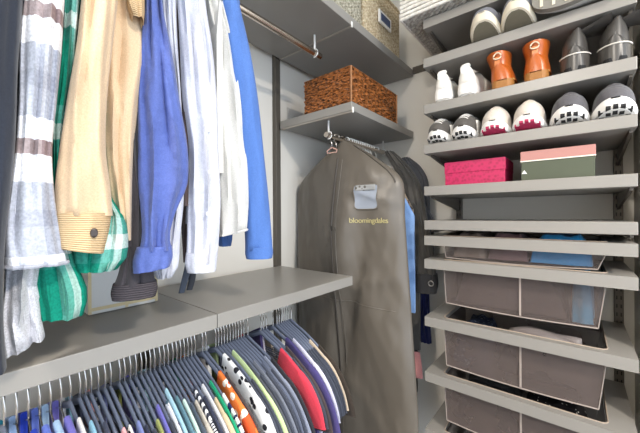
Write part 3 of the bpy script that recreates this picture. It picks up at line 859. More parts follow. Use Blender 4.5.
def ring_loop(mb,ring,off,rad):
    """stitched edge around a ribbon ring"""
    c=sum((Vector(p) for p in ring),Vector())/len(ring)
    mb.tube([Vector(p)+(Vector(p)-c).normalized()*off for p in ring],rad,6,close=True)

# hangers on the short rod and the clothes behind the bag
ZR2=.352
hx=[1.118,1.152,BX,1.262,1.296,1.335,1.375,1.42,1.47,1.52]
hl=['small pinkish hanger nearest the viewer on the short rail','bare steel hook second on the short rail','hanger hook emerging from the top of the garment bag',
    'white hanger just behind the garment bag','white hanger carrying the pale blue shirt in the corner','white hanger carrying the floral blouse in the corner',
    'white hanger carrying the charcoal trench coat','white hanger carrying the black garment in the corner','white hanger carrying the denim jacket in the corner','white hanger carrying the navy garment in the corner']
pk_wood=plain('pinkish plastic',(206,164,150),.5)
first=None
for i,(x,l) in enumerate(zip(hx,hl)):
    if i<3:
        t=thing('clothes_hanger',l,'clothes hanger',(x,YR,ZR2-.04),'hangers on the short rail')
        h=MB(); h.tube([(x,YR+p[0],p[1]) for p in hook_pts(ZR2,ZR2-.05)],.0022,6); h.build('hook',M['wire'],t,True)
        if i<1:
            b_=MB(); b_.tube([(x+.01*0,YR-.028,ZR2-.064),(x,YR,ZR2-.05),(x,YR+.028,ZR2-.064)],.003,6); b_.build('shoulder_bar',pk_wood,t,True)
            b_=MB(); b_.tube([(x,YR-.028,ZR2-.064),(x,YR-.026,ZR2-.074),(x,YR+.026,ZR2-.074),(x,YR+.028,ZR2-.064)],.0022,6); b_.build('trouser_bar',pk_wood,t,True)
    else:
        if first is None:
            t=first=make_hanger(l,x,ZR2,M['white_plastic'],M['white_plastic'],'hangers on the short rail',hookr=.0030)
        else:
            t=copy_tree(first); t['label']=l; t.location.x=x

k_=0
for x in (1.232,1.279,1.315,1.355,1.398,1.445):
    t=copy_tree(first); t.location.x=x; t['label']='white hanger crowded on the short rail behind the garment bag'; t['group']='crowded white hangers on the short rail'
def corner(name,label,cat,x,y0,y1,ztop,zbot,th,m,seed,front=None,shoul=.075,parts=()):
    """clothes seen edge on behind the bag: shoulders dropping from the hanger, a hanging body"""
    t=thing(name,label,cat,(x,YR,zbot))
    rnd=random.Random(seed); p=[rnd.uniform(0,6) for _ in range(4)]
    rings=[]; NS_=26
    for i in range(NS_+1):
        y=lerp(y0,y1,i/NS_); s=abs(y-YR)
        zt=ztop-.42*s*(.7+.6*s/.25) if s<.21 else ztop-.42*.21*(1.2)-(s-.21)*1.8
        e=min(1,6*min(i/NS_,1-i/NS_)+.25); T=th*e**.5; r=[]
        NZ_=20
        for k in range(NZ_+1):
            z=lerp(zbot,zt-.01,k/NZ_); r.append((x-T*(.8+.2*k/NZ_)+.006*math.sin(16*y+p[0]+2*z)+.003*math.sin(33*y+p[1]-6*z),y,z))
        r.append((x,y,zt))
        for k in range(NZ_,-1,-1):
            z=lerp(zbot,zt-.01,k/NZ_); r.append((x+T*(.8+.2*k/NZ_)+.006*math.sin(16*y+p[0]+2*z)+.003*math.sin(33*y+p[1]-6*z),y,z))
        rings.append(r)
    MB().loft(rings).build('garment_body',m,t,True)
    return t
cz0=ZR2-.075
cblue=F((128,162,212),.4); cchar=F((70,67,63),.35,.8); cblk=F((26,26,28),.3); cden=F((78,79,84),.3); cnavy=F((32,38,84),.3)
floral=blotch('floral print',(148,132,114),(84,66,58),70,.38,fg2=(206,190,170))
striped=banded('blue stripe cotton',[(0,(104,146,206)),(.5,(150,180,224))],1,[(0,(104,146,206)),(.45,(214,226,242)),(.6,(104,146,206))],14,.7,.08)
def corner_panel(name,label,cat,x,st,m,th,seed,ztop=None,fold=.3,kf=3):
    t=thing(name,label,cat,(x,YR,st[-1] and at_x((st[-1][1]+st[-1][2])/2,st[-1][0],x).z))
    mb=MB(); ribbon(mb,st,('x',x),th,seed,fold=fold,kf=kf); mb.build('front_edge',m,t,True)
    return t
t=corner('hanging_shirt','pale blue shirt hanging behind the garment bag','shirt',1.300,.545,1.11,cz0,-.43,.012,cblue,2)
t=corner('floral_blouse','brown floral blouse hanging behind the pale blue shirt','blouse',1.338,.562,1.10,cz0-.01,-.13,.010,floral,3)
t=corner('trench_coat','charcoal trench coat with buckled cuff hanging behind the garment bag','coat',1.384,.555,1.12,cz0+.01,-.62,.018,cchar,4)
mb=MB(); ribbon(mb,[(152,385,394),(160,389,403),(170,395,412),(185,401,421),(215,407,427),(250,411,433),(275,414,436),(292,412,434)],('x',1.40),.030,5,fold=.3)
mb.build('sleeve',cchar,t,True)
mb=MB(); ribbon(mb,[(273,413,437),(283,413,438),(292,413,436)],('x',1.395),.034,5,nr=6,fold=.05)
mb.build('cuff_strap',F((44,42,42),.2,.6),t,True)
bk=MB(); c=at_x(430.5,283.5,1.355); bk.tube([c+Vector((0,.011*math.cos(2*PI*k/14),.011*math.sin(2*PI*k/14))) for k in range(14)],.0026,6,close=True)
bk.build('cuff_buckle',plain('grey ring',(150,146,140),.35,.6),t,True)
t=corner('hanging_garment','black garment hanging low behind the trench coat','clothes',1.462,.60,1.10,cz0,-.86,.014,cblk,6)
t=corner('denim_jacket','dark bluish grey jacket hanging next to the end wall','jacket',1.508,.535,1.12,cz0,-.30,.020,cden,7)
mb=MB(); ribbon(mb,[(158,402,410),(166,405,420),(180,410,428),(205,414,430),(240,416,432)],('x',1.515),.024,8); mb.build('sleeve',cden,t,True)
t=corner('navy_jacket','navy garment hanging in the corner, hem above the pink tag','jacket',1.560,.60,1.10,cz0,-.60,.016,cnavy,9)
mb=MB(); ribbon(mb,[(250,414,429),(300,418,429),(325,418,430),(342,420,431)],('x',1.555),.020,9); mb.build('sleeve',cnavy,t,True)
tg=MB(); ribbon(tg,[(352,413,419),(365,414,421),(378,414,422)],('x',1.385),.004,3,nr=6,fold=0,drape=0)
tag(tg.build('pink_tag',fabric((222,150,146)),None,True),'pale pink cloth tag showing beside the garment bag edge','tag')
# ------------------------------------------------------------------ clothes on the high rail
ZR1=.680
up_first=None
def upper_hanger(x,label):
    global up_first
    if up_first is None:
        up_first=make_hanger(label,x,ZR1,M['velvet'],M['wire'],'hangers on the high rail'); return up_first
    t=copy_tree(up_first); t['label']=label; t.location.x=x; return t
def torso(t,x,zt,zb,th,m,half=.215,seed=0,name='garment_body',y_lo=None):
    """shirt body on its hanger: shoulders sloping away from the neck, soft folds below"""
    rnd=random.Random(seed); p=[rnd.uniform(0,6) for _ in range(4)]
    rings=[]; n=26; K=22
    for i in range(n+1):
        s=lerp(-half,half,i/n); a=abs(s)
        top=zt-.34*a-.25*max(0,a-half*.86)-(.035*max(0,1-(a/.075)**2) if a<.075 else 0)
        e=min(1,5*min(i/n,1-i/n)+.2)**.5; r=[]
        def X(z,sg):
            d=min(1,(top-z)/.12); T=th*e*(.25+.75*d)
            return x+sg*T+(.35*th*math.sin(19*s+p[0]+1.5*z)+.2*th*math.sin(41*s+p[1]-3*z))*d
        for k in range(K+1): z=lerp(zb,top-.006,(k/K)**.8); r.append((X(z,-1),YR+s,z))
        r.append((x,YR+s,top))
        for k in range(K,-1,-1): z=lerp(zb,top-.006,(k/K)**.8); r.append((X(z,1),YR+s,z))
        rings.append(r)
    MB().loft(rings).build(name,m,t,True)
def upper(name,label,cat,x,th,m,hem,hang_label,seed,half=.205):
    t=thing(name,label,cat,(x,YR,hem)); torso(t,x,ZR1-.064,hem,th,m,half,seed)
    upper_hanger(x,hang_label); return t
def sleeve(t,st,y,th,m,seed,name='sleeve',fold=.25,kf=3,x_sh=None,drape=.004,uvs=1,cuff=None,cuff_st=None,cuff_th=None,nr=34,hem=None,label=None,tilt=0.0,x0=None):
    zt=.585; y0_=y if not isinstance(y,tuple) else y[0]
    um=(st[0][1]+st[0][2])/2; d_=ray(um,0); hh=217-.00627*(um+60); vt=hh-zt*FPX*d_.y/y0_
    if st[0][0]<-30:
        a=[q[0] for q in st]; new=(vt,smooth_itp(a,[q[1] for q in st],vt),smooth_itp(a,[q[2] for q in st],vt)); st=[new]+[q for q in st if q[0]>vt+8]
    mb=MB(85); rings=ribbon(mb,st,('y',y),th,seed,fold=fold,kf=kf,drape=drape,uvs=uvs,nr=nr,tilt=tilt if not cuff_st else 0,hollow=not cuff_st,tfun=lambda f:.75+.5*min(1,f*3)-.25*f)
    o=mb.build(name,m,t,True,label=label)
    if cuff_st:
        c=MB(85); yy=y if not isinstance(y,tuple) else y[1]
        r2=ribbon(c,cuff_st,('y',yy),cuff_th or th*1.05,seed,fold=fold*.25,kf=kf,drape=0,nr=10,tilt=tilt,hollow=True)
        c.build('cuff',cuff or m,o,True); rings=r2
    if hem:
        h=MB(); ring_loop(h,rings[-1],.0005,.003); h.build('hem',hem,o,True)
    return o
charc=F((44,48,58),.3,.85); charc2=F((62,58,62),.35,.9)
pl_grey=banded('grey flannel plaid',[(0,(146,150,164)),(.12,(164,168,180)),(.33,(238,238,242)),(.49,(128,98,90)),(.60,(238,238,242)),(.80,(164,168,180))],5.2,[(0,(222,222,228)),(.6,(150,152,164)),(.85,(206,208,214))],2.0,.28,.16)
pl_green=banded('green flannel plaid',[(0,(12,128,104)),(.30,(92,160,150)),(.46,(222,228,226)),(.60,(66,148,134)),(.72,(12,128,104))],5.6,[(0,(20,126,106)),(.5,(120,176,166)),(.62,(216,226,222)),(.74,(10,118,98))],2.0,.45,.18)
knit_w=F((202,202,208),.4,.95,40,grain=.22)
# corduroy: fine wales
def cord(name,c1,c2,n):
    m,nt,b=base(name,c1,.9,0,.2); tcn=nt.node('ShaderNodeTexCoord'); sp=nt.node('ShaderNodeSeparateXYZ'); nt.link(tcn.outputs['UV'],sp.inputs[0])
    mu=nt.node('ShaderNodeMath',operation='MULTIPLY'); mu.inputs[1].default_value=n; nt.link(sp.outputs['Y'],mu.inputs[0])
    si=nt.node('ShaderNodeMath',operation='SINE'); nt.link(mu.outputs[0],si.inputs[0])
    mr=nt.node('ShaderNodeMapRange'); mr.inputs[1].default_value=-1; nt.link(si.outputs[0],mr.inputs[0])
    mx=nt.node('ShaderNodeMix',data_type='RGBA'); mx.inputs[6].default_value=rgb(c1); mx.inputs[7].default_value=rgb(c2); nt.link(mr.outputs[0],mx.inputs[0])
    nt.link(mx.outputs[2],b.inputs['Base Color']); add_bump(nt,b,mr.outputs[0],.6,.003); return m
tan=F((204,178,146),.3,.9,30); tan_c=cord('tan corduroy',(188,156,116),(214,188,150),1900)
blue_l=F((82,98,160),.45,.85,34); white_l=F((194,195,204),.4,.85,30); cream_l=F((202,199,193),.35,.85,30)
blue_s=F((72,106,168),.25,.85,60); rib_d=cord('dark rib knit',(58,54,58),(84,78,82),1500)

# 1 charcoal coat
t=upper('charcoal_coat','charcoal coat at the far left of the high rail','coat',-.045,.022,charc,-.20,'dark hanger under the charcoal coat',1,.20)
sleeve(t,[(-165,-75,36),(-60,-62,27),(0,-62,26),(60,-62,21),(150,-60,17),(250,-60,6),(320,-58,4),(372,-56,7)],.60,.045,charc,1,fold=.12,drape=.003)
# 2 grey plaid shirt
t=upper('plaid_shirt','grey, white and brown plaid flannel shirt beside the charcoal coat','shirt',.035,.020,pl_grey,-.06,'dark hanger under the grey plaid shirt',2,.20)
sleeve(t,[(-165,40,76),(-60,33,70),(0,27,66),(50,21,63),(100,20,58),(150,16,53),(200,8,56),(240,4,63),(264,6,68)],.605,.030,pl_grey,2,fold=.18,hem=F((168,170,180)))
# 2b white-grey knit garment
t=upper('knit_sweater','whitish grey knit sweater whose sleeve almost touches the shelf','sweater',.075,.014,knit_w,-.10,'dark hanger under the whitish knit sweater',12,.20)
sleeve(t,[(-165,50,78),(0,34,62),(120,24,50),(200,14,42),(240,8,40),(262,5,43),(285,4,37),(300,2,40),(316,1,36),(332,2,43),(344,4,45)],(.675,.640),.032,knit_w,12,fold=.35,kf=2,drape=.010,uvs=1,tilt=.35)
# 3 green plaid
t=upper('plaid_shirt','green and white plaid flannel shirt under the tan jacket','shirt',.120,.018,pl_green,-.06,'dark hanger under the green plaid shirt',3,.20)
sleeve(t,[(-165,72,98),(-60,70,86),(0,66,83),(50,62,79),(90,58,76),(130,52,70),(172,53,63),(200,45,70),(255,36,72),(285,34,86),(300,37,88),(316,40,84)],.645,.028,pl_green,3,fold=.2,drape=.006)
sleeve(t,[(-165,98,112),(0,96,108),(150,88,104),(195,92,110),(212,92,122),(228,82,128),(250,72,129),(262,74,126),(270,76,118)],(.66,.635),.030,pl_green,31,fold=.2,drape=.006)
# 4 tan jacket
t=upper('corduroy_jacket','tan jacket with corduroy cuff in the middle of the long-sleeved row','jacket',.185,.024,tan,-.02,'dark hanger under the tan jacket',4,.20)
o=sleeve(t,[(-165,100,140),(-60,90,124),(0,84,119),(50,78,113),(100,69,108),(150,61,107),(190,56,112),(216,55,114)],.610,.034,tan,4,fold=.16,kf=2,cuff=tan_c,
       cuff_st=[(213,54,113),(230,55,110),(250,57,104)],cuff_th=.038,tilt=-.22)
bt=MB(); c=at_y(94,233,.568); d_=Vector((c.x,c.y,0)).normalized(); wv=Vector((d_.y,-d_.x,0))
bt.loft([[c+d_*dd+wv*(r_*math.cos(2*PI*k/14))+Vector((0,0,r_*1.5*math.sin(2*PI*k/14))) for k in range(14)] for dd,r_ in ((.004,.005),(-.001,.005),(-.002,.0042),(-.0015,.001))])
bt.build('cuff_button',plain('dark horn button',(52,40,34),.3),o,True)
sleeve(t,[(-165,124,152),(-60,122,150),(0,108,146),(28,106,149),(48,105,151),(80,104,145),(110,103,139),(150,104,134),(200,110,132),(240,123,131)],(.655,.650),.030,tan,41,name='front_panel',fold=.22,kf=2)
sleeve(t,[(-40,126,148),(-10,127,146),(14,129,146),(22,133,145)],.610,.022,tan_c,42,name='corduroy_flap',fold=.1,nr=12)
# 5 dark sweater
t=upper('dark_sweater','dark grey sweater with ribbed cuff between tan jacket and blue shirt','sweater',.228,.016,charc2,-.06,'dark hanger under the dark grey sweater',5,.20)
sleeve(t,[(-165,136,160),(0,130,150),(120,128,140),(160,128,141),(200,130,147),(240,126,148),(270,119,153),(284,114,156)],.665,.026,charc2,5,fold=.2,cuff=rib_d,
       cuff_st=[(282,113,157),(290,111,158),(297,112,156)],cuff_th=.030)
# 6 blue linen shirt
t=upper('linen_shirt','periwinkle blue linen shirt with rolled cuff','shirt',.268,.018,blue_l,-.05,'dark hanger under the blue linen shirt',6,.20)
o=sleeve(t,[(-165,156,190),(-60,150,172),(0,146,164),(50,142,173),(100,139,181),(150,139,189),(185,139,188),(210,141,177),(235,142,170),(250,139,172)],(.63,.63),.030,blue_l,6,fold=.30,kf=2.4,
       cuff=blue_l,cuff_st=[(246,137,172),(258,133,173),(269,133,170)],cuff_th=.032,tilt=.12)
# 7 white shirt behind
t=upper('white_shirt','white shirt mostly hidden between the blue linen and white linen shirts','shirt',.310,.015,white_l,-.06,'dark hanger under the hidden white shirt',7,.20)
sleeve(t,[(-165,170,200),(-60,164,186),(0,161,178),(50,166,179),(100,172,182),(160,168,184),(200,164,184),(240,158,180),(268,151,178),(277,156,172)],(.665,.665),.024,white_l,7,fold=.3)
# 7b brown garment with dangling straps
t=upper('brown_garment','dark brown garment, a thin strip showing between the white shirts','clothes',.338,.008,F((84,70,66),.3),.02,'dark hanger under the dark brown garment',71,.20)
sleeve(t,[(-165,180,190),(-60,174,181),(0,175.5,181),(40,177,182.5),(80,178,183),(140,180,187),(200,180,188),(262,183,187)],(.665,.70),.012,F((84,70,66),.3),72,name='placket',fold=.1)
for st,l in (([(255,188,196),(275,184,193),(292,178,185)],1),([(255,192,198),(270,189,196),(289,185,192)],2)):
    pass
sb=MB(); ribbon(sb,[(250,186.5,193),(268,184,191),(280,181,188),(293,178,184)],('y',.735),.003,5,nr=10,fold=0,drape=0); sb.build('hanging_strap',F((58,64,76),.2,.6),t,True)
sb=MB(); ribbon(sb,[(250,191,198),(268,189.5,196.5),(280,188,195),(290,186,192)],('y',.742),.003,6,nr=10,fold=0,drape=0); sb.build('hanging_strap',F((40,42,48),.2,.6),t,True)
# 8 white linen shirt
t=upper('white_shirt','white linen shirt with buttoned sleeve placket','shirt',.375,.018,white_l,-.02,'dark hanger under the white linen shirt',8,.20)
o=sleeve(t,[(-165,196,226),(-60,172,206),(0,178,207),(50,181,214),(100,183,218),(150,189,219),(200,188,221),(240,187,219),(262,186,217)],(.645,.645),.028,white_l,8,fold=.28,kf=2.6,
       cuff=white_l,cuff_st=[(252,186,218),(262,185,217),(271,187,216)],cuff_th=.030)
for k in range(3):
    c=at_y(209-k*.5,130+k*42,.612); d_=Vector((c.x,c.y,0)).normalized(); wv=Vector((d_.y,-d_.x,0))
    MB().loft([[c+d_*dd+wv*(r_*math.cos(2*PI*q/10))+Vector((0,0,r_*math.sin(2*PI*q/10))) for q in range(10)] for dd,r_ in ((.006,.0045),(-.001,.0045),(-.002,.002))]).build('button',M['white_plastic'],o,True)
# 9 cream shirt
t=upper('cream_shirt','off-white shirt against the blue sweater','shirt',.425,.018,cream_l,.10,'dark hanger under the off-white shirt',9,.20)
sleeve(t,[(-165,216,242),(-60,204,228),(0,205,224),(50,213,236),(100,214,242),(150,214,247),(200,215,249),(222,215,248),(233,215,247)],(.68,.68),.030,cream_l,9,fold=.25,kf=2.4,hem=cream_l,tilt=.2)
# 10 blue sweater
t=upper('blue_sweater','bright blue sweater at the right end of the long-sleeved row','sweater',.475,.018,blue_s,.04,'dark hanger under the bright blue sweater',10,.20)
sleeve(t,[(-165,226,252),(-60,212,238),(0,218,240),(50,226,251),(100,232,259),(150,239,264),(200,243,269),(240,245,272),(250,245,272.5)],(.665,.665),.030,blue_s,10,fold=.06,kf=2,
       cuff=blue_s,cuff_st=[(247,245,272.5),(253,245,273),(258,246,272)],cuff_th=.031)
sleeve(t,[(-100,216,236),(60,216,236),(180,216,234),(225,216,233),(243,217,232),(246,219,231)],(.79,.79),.020,blue_s,101,name='sleeve',fold=.1)
# storage box behind the sleeves
t=thing('storage_box','pale grey box with beige edging on the lower shelf behind the sleeves','box',(.34,1.0,ZL+.001))
c0=at_y(88,270,.93).x; c1=at_y(157,270,.93).x
MB().box(c0,c1,.93,1.085,ZL+.001,ZL+.135,.003).build('box_body',plain('pale grey fibreboard',(206,206,204),.7),t)
bd=plain('beige edging',(206,190,150),.6)
for xx in (c0,lerp(c0,c1,.5),c1-.006): MB().box(xx-.001,xx+.006,.9285,.9305,ZL+.003,ZL+.134).build('edging',bd,t)
MB().box(c0,c1,.9275,.9300,ZL+.010,ZL+.018).build('edging',bd,t)
# ------------------------------------------------------------------ T-shirts on the low rail
ZA=ZRL-.081        # hanger apex
def px_on_hanger(u,v):
    d=ray(u,v)                     # line on the hanger slope: z = ZA-.01-.38*(YR-y)
    t=(ZA-.012-.36*YR)/(d.z-.36*d.y)
    return d.x*t, d.y*t
def tee(name,label,cat,x,m,th=.0046,s0=.10,half=.215,hem=-1.02,sl=.16,seed=0,sleeve_m=None,fr=0.0,long=False,collar=None,group=None):
    """short-sleeved shirt on a hanger: s0 = where the neckline meets the shoulder (distance from the hook)"""
    t=thing(name,label,cat,(x,YR,hem),group)
    rnd=random.Random(seed*13+5); p=[rnd.uniform(0,6) for _ in range(6)]
    n=30; K=16; rings=[]
    def top(s):
        a=abs(s); q=a/.205
        z=ZA-.004-.098*(.22*q+.78*q**1.55)+(.0115 if s0<.05 else .0085)
        if a<s0: z-= .17*(1-(a/s0)**2)**.5 + .01
        if a>half*.9: z-=.12*(a-half*.9)
        return z
    for i in range(n+1):
        s=lerp(-half,half,i/n)
        # finer towards the shoulders
        tp=top(s); e=min(1,7*min(i/n,1-i/n)+.3)**.5; r=[]
        def X(z,sg):
            d=min(1,max(0,(tp-z)/.10)); T=th*e*(.75+.25*d)
            return x+sg*T+d*(.0022*math.sin(23*s+p[0]+3*z)+.0013*math.sin(47*s+p[1]-5*z))
        for k in range(K+1): z=lerp(hem,tp-.004,1-(1-k/K)**1.6); r.append((X(z,-1),YR+s,z))
        r.append((x-th*.35*e,YR+s,tp-.0008)); r.append((x+th*.35*e,YR+s,tp-.0008))
        for k in range(K,-1,-1): z=lerp(hem,tp-.004,1-(1-k/K)**1.6); r.append((X(z,1),YR+s,z))
        rings.append(r)
    MB().loft(rings).build('shirt_body',m,t,True)
    # sleeves: flattened tubes dropping from the shoulder
    sm=sleeve_m or m
    L=.50 if long else sl
    for sg in (-1,1):
        rg=[]; N=12
        ys=YR+sg*(half-.035); zs=top(half-.035)-.010
        for k in range(N+1):
            f=k/N
            a=lerp(.50,1.36,f**.8)       # angle below horizontal
            if k==0: cy,cz=ys,zs
            else: cy+=sg*math.cos(a)*L/N; cz-=math.sin(a)*L/N
            # width across the sleeve, perpendicular to its run
            W_=lerp(.040,.088,min(1,f*1.3)**.8)
            px_,pz_=math.sin(a)*sg,math.cos(a)
            T=th*1.12*(.85+.15*math.sin(PI*f))
            rr=[]
            for j in range(14):
                A=2*PI*j/14
                o=W_*(math.cos(A)-(1 if True else 0))*.5*2*.5
                w_=math.cos(A)
                rr.append((x+T*math.copysign(abs(math.sin(A))**.6,math.sin(A))+.0016*math.sin(5*w_+4*f+p[2]), cy+px_*W_*.5*(w_-.55)*1.0, cz+pz_*W_*.5*(w_-.55)))
            rg.append(rr)
        mb=MB(); mb.loft(rg); o=mb.build('sleeve',sm,t,True)
        if sg<0 and not long:
            h=MB(); ring_loop(h,rg[-1],.0002,.0012); h.build('sleeve_hem',sm,o,True)
    if collar:
        cm=MB(); rg=[]
        for k in range(13):
            a=PI*(k/12-.5); s=s0*math.sin(a)
            rg.append([(x-th*1.1,YR+s,top(s)-.002),(x-th*1.25,YR+s*1.05,top(s)+.012),(x+th*1.25,YR+s*1.05,top(s)+.012),(x+th*1.1,YR+s,top(s)-.002)])
        cm.loft(rg); cm.build('collar',collar,t,True)
    return t
N_=F
# printed cloths
p_orange=blotch('orange print',(226,122,58),(246,236,222),36,.40,fg2=(206,86,44))
p_dots=blotch('spotted print',(238,238,238),(40,40,46),40,.34,fg2=None)
p_bw=blotch('leaf print',(232,232,228),(34,34,40),48,.36)
p_floral=blotch('small floral',(232,232,238),(128,84,128),60,.25,fg2=(72,96,110))
p_ring=banded('navy ringer',[(0,(236,236,236)),(.7,(40,48,84))],9,None,1,0,.08)
p_stripe=banded('white and charcoal stripe',[(0,(236,236,238)),(.5,(60,62,74))],26,None,1,0,.08)
# (u, v) where the cloth starts on the hanger in the photo, material, label, options
ROW=[
 (8,419,N_((30,112,128)),'deep teal blouse at the far left of the low rail',{}),
 (19,424,N_((150,176,214)),'pale sky blue shirt left of the cobalt blouse',{'g':.017,'wire':1}),
 (27,405,N_((38,62,176)),'cobalt blue blouse on the low rail',{'g':.017,'wire':1}),
 (31,404,N_((102,122,206)),'cornflower blue shirt beside the cobalt blouse',{'g':.017,'wire':1}),
 (42,413,N_((168,196,226)),'icy light blue shirt beside the cornflower one',{'g':.017,'wire':1}),
 (54,406,N_((116,110,190)),'violet blue shirt left of the dark hangers',{'g':.017,'wire':1}),
 (75,424,N_((238,232,226)),'white top first among the dark hangers',{}),
 (88,428,N_((140,188,212)),'light blue top next to the first white top',{}),
 (101,426,N_((62,66,84)),'dark slate T-shirt right of the light blue top',{}),
 (120,429,N_((236,170,172)),'blush pink top on the low rail',{}),
 (126,426,p_bw,'black and white leaf print top beside the blush pink one',{}),
 (137,424,N_((122,132,184)),'lavender blue T-shirt beside the leaf print top',{}),
 (145,428,N_((44,48,68)),'dark navy T-shirt between lavender blue and olive',{}),
 (158,423,N_((150,156,92)),'olive green T-shirt on the low rail',{}),
 (156,407,N_((112,108,186)),'periwinkle purple T-shirt beside the olive one',{}),
 (163,393,N_((168,206,222)),'pale aqua T-shirt beside the periwinkle purple one',{}),
 (168,404,p_floral,'white floral T-shirt behind the pale aqua one',{}),
 (175,398,N_((96,132,146)),'teal grey T-shirt left of the mint one',{}),
 (184,402,N_((204,228,218)),'mint white T-shirt on the low rail',{}),
 (190,404,N_((74,84,98)),'slate T-shirt right of the mint one',{}),
 (193,393,p_stripe,'black and white striped T-shirt left of the green one',{}),
 (197,402,N_((188,180,168)),'greige T-shirt beside the striped one',{}),
 (202,386,N_((214,214,218)),'pale grey T-shirt left of the emerald one',{}),
 (204,398,N_((52,56,76)),'midnight T-shirt beside the pale grey one',{}),
 (209,382,N_((22,150,108)),'emerald green T-shirt on the low rail',{}),
 (216,398,N_((196,178,146)),'sand beige T-shirt right of the emerald one',{}),
 (222,396,p_ring,'navy and white ringer T-shirt left of the orange print',{}),
 (217,377,p_orange,'orange T-shirt with pale printed shapes',{'g':.024}),
 (224,376,N_((70,62,62)),'dark brown grey T-shirt right of the orange print',{}),
 (217,360,p_dots,'white T-shirt with black spots',{'g':.032}),
 (229,354,N_((188,206,152)),'light green T-shirt right of the spotted white one',{}),
 (246,369,N_((78,80,88)),'graphite T-shirt right of the light green one',{}),
 (252,366,N_((112,116,128)),'mid grey T-shirt right of the graphite one',{}),
 (258,364,N_((92,98,116)),'steel blue grey T-shirt with ribbed sleeve',{}),
 (262,360,N_((132,138,156)),'light slate T-shirt left of the black one',{}),
 (270,362,N_((46,46,52)),'black T-shirt left of the red one',{}),
 (278,351,N_((204,58,76)),'coral red T-shirt on the low rail',{'g':.02}),
 (284,349,N_((72,62,64)),'brownish charcoal T-shirt right of the red one',{}),
 (286,342,N_((70,62,112)),'dark purple top right of the red T-shirt',{'g':.02}),
 (292,342,N_((206,204,222)),'pale lilac T-shirt right of the dark purple top',{}),
 (309,342,N_((196,178,156)),'cream beige knit top near the garment bag',{}),
 (318,345,N_((58,50,44)),'dark olive brown top last before the garment bag',{}),
]
items=[]
for (u,v,m,l,o) in ROW:
    x,y=px_on_hanger(u,v); items.append([x,YR-y,m,l,o])
items.sort(key=lambda a:a[0])
# keep the hangers apart
SP=.0106
for it in range(200):
    for i in range(len(items)-1):
        g=items[i+1][0]-items[i][0]; S_=max(SP,items[i+1][4].get('g',0))
        if g<S_: items[i][0]-=(S_-g)/2; items[i+1][0]+=(S_-g)/2
hi=.985
if items[-1][0]>hi:
    items[-1][0]=hi
    for i in range(len(items)-2,-1,-1): items[i][0]=min(items[i][0],items[i+1][0]-SP)
low_first=None; wire_first=None
for i,(x,s0,m,l,o) in enumerate(items):
    s0=max(.035,min(.17,s0))
    long='purple top' in l
    tee('t_shirt' if 'T-shirt' in l else ('blouse' if 'blouse' in l else ('hanging_shirt' if 'shirt' in l else 'jersey_shirt')),l,'T-shirt' if 'T-shirt' in l else ('blouse' if 'blouse' in l else ('shirt' if 'shirt' in l else 'top')),
        x,m,s0=s0,seed=i,th=.0072 if o.get('g') else .0045,hem=-1.02+.05*math.sin(i*2.3),sl=.185+.02*math.sin(i*1.7),long=False)
    hl='dark velvet hanger holding the '+' '.join(l.split(' ')[:9])
    if low_first is None: h=low_first=make_hanger(hl,x,ZRL,M['velvet'],M['wire'],'hangers on the low rail',ap=.081,wd=.0034,ht=.0085)
    else:
        if o.get('wire'):
            if wire_first is None: h=wire_first=make_hanger('thin wire hanger holding the pale sky blue shirt',x,ZRL,M['wire'],M['wire'],'wire hangers at the left of the low rail',ap=.081,wd=.0016,ht=.0018)
            else: h=copy_tree(wire_first)
            hl='thin wire hanger holding the '+' '.join(l.split(' ')[:9])
        else: h=copy_tree(low_first)
        h['label']=hl; h.location.x=x
def turn(o,x): o.rotation_euler.z=math.radians(2.2)*math.sin(x*13)
xs_=[a[0] for a in items]
print('ROWX',[round(a,3) for a in xs_])
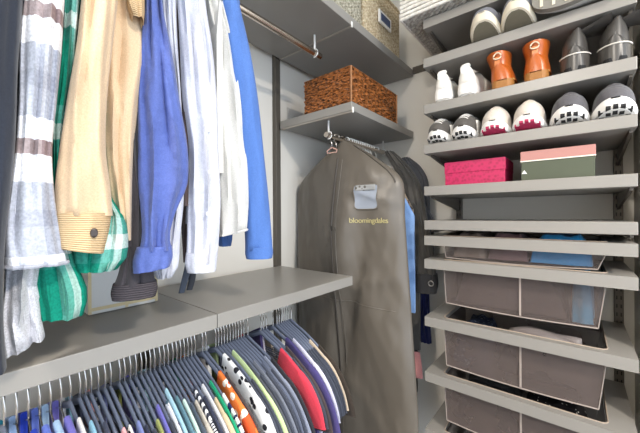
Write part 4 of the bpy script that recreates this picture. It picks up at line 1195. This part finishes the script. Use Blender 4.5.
# plain dark T-shirts fill the gaps, nothing tells them apart
k=0
fills=[N_((64,68,80)),N_((58,60,70)),N_((74,78,92))]
for a,b_ in zip(items[:-1],items[1:]):
    if b_[4].get('g'): continue
    g=b_[0]-a[0]; n=int(g/.0098)-1
    for j in range(max(0,n)):
        x=a[0]+g*(j+1)/(n+1)
        h=copy_tree(low_first); h.location.x=x; k+=1
        h['label']='dark velvet hanger with a plain dark slate T-shirt'; h['group']='hangers of the plain dark T-shirts'
        tee('t_shirt','plain dark slate T-shirt squeezed between the coloured T-shirts','T-shirt',x,fills[0],th=.0042,s0=.14,seed=100+k,hem=-.98,sl=.17,group='plain dark T-shirts on the low rail')
bpy.context.view_layer.update()
for o in COL.objects:
    if o.parent is None and o.get('group') in ('hangers on the low rail','hangers of the plain dark T-shirts','plain dark T-shirts on the low rail'): turn(o,o.location.x)
    elif o.parent is None and o.name.split('.')[0] in ('t_shirt','blouse','hanging_shirt','jersey_shirt') and o.location.z<CZ-.9: turn(o,o.location.x)
# ------------------------------------------------------------------ camera & light
cam=bpy.data.cameras.new('camera'); co=bpy.data.objects.new('camera',cam); COL.objects.link(co)
cam.sensor_width=36; cam.lens=36*FPX/640; cam.shift_y=-1.9/640; cam.clip_start=.02
Fv=Vector((FX,FY,0)); Rv=Vector((FY,-FX,0)); Uv=Vector((0,0,1)); ro=math.radians(.33)
R2=Rv*math.cos(ro)-Uv*math.sin(ro); U2=Uv*math.cos(ro)+Rv*math.sin(ro)
mw=Matrix((R2,U2,-Fv)).transposed().to_4x4(); mw.translation=Vector((0,0,CZ)); co.matrix_world=mw
SC.camera=co
vs=SC.view_settings; vs.view_transform='Standard'; vs.look='None'; vs.gamma=1; vs.exposure=0.26
w=bpy.data.worlds.new('world'); SC.world=w; w.use_nodes=True
w.node_tree.nodes['Background'].inputs[0].default_value=(.76,.87,1.0,1); w.node_tree.nodes['Background'].inputs[1].default_value=2.6
def ceiling_lamp(x,y,power,col,label):
    t=thing('ceiling_lamp',label,'lamp',(x,y,CE-.05))
    m,nt,b=base('lamp glass',(250,245,235),.4); b.inputs['Emission Color'].default_value=(*col,1); b.inputs['Emission Strength'].default_value=2
    MB().tube([(x,y,CE-.001),(x,y,CE-.02)],.13,32).build('lamp_base',M['white_plastic'],t,False)
    MB().tube([(x,y,CE-.021),(x,y,CE-.04),(x,y,CE-.055)],[.12,.115,.08],32).build('lamp_shade',m,t,True)
    l=bpy.data.lights.new('lamp_light','AREA'); l.shape='DISK'; l.size=.24; l.energy=power; l.color=col
    o=bpy.data.objects.new('lamp_light',l); COL.objects.link(o); o.location=(x,y,CE-.06+CZ)
ceiling_lamp(.15,-1.30,60,(1,.92,.82),'round frosted lamp on the ceiling behind the viewer')
ceiling_lamp(-1.0,.22,44,(1,.93,.84),'added unseen fill lamp on the ceiling, brightening the end wall')  # added fill lamp, not a known fixture; brightens the end wall
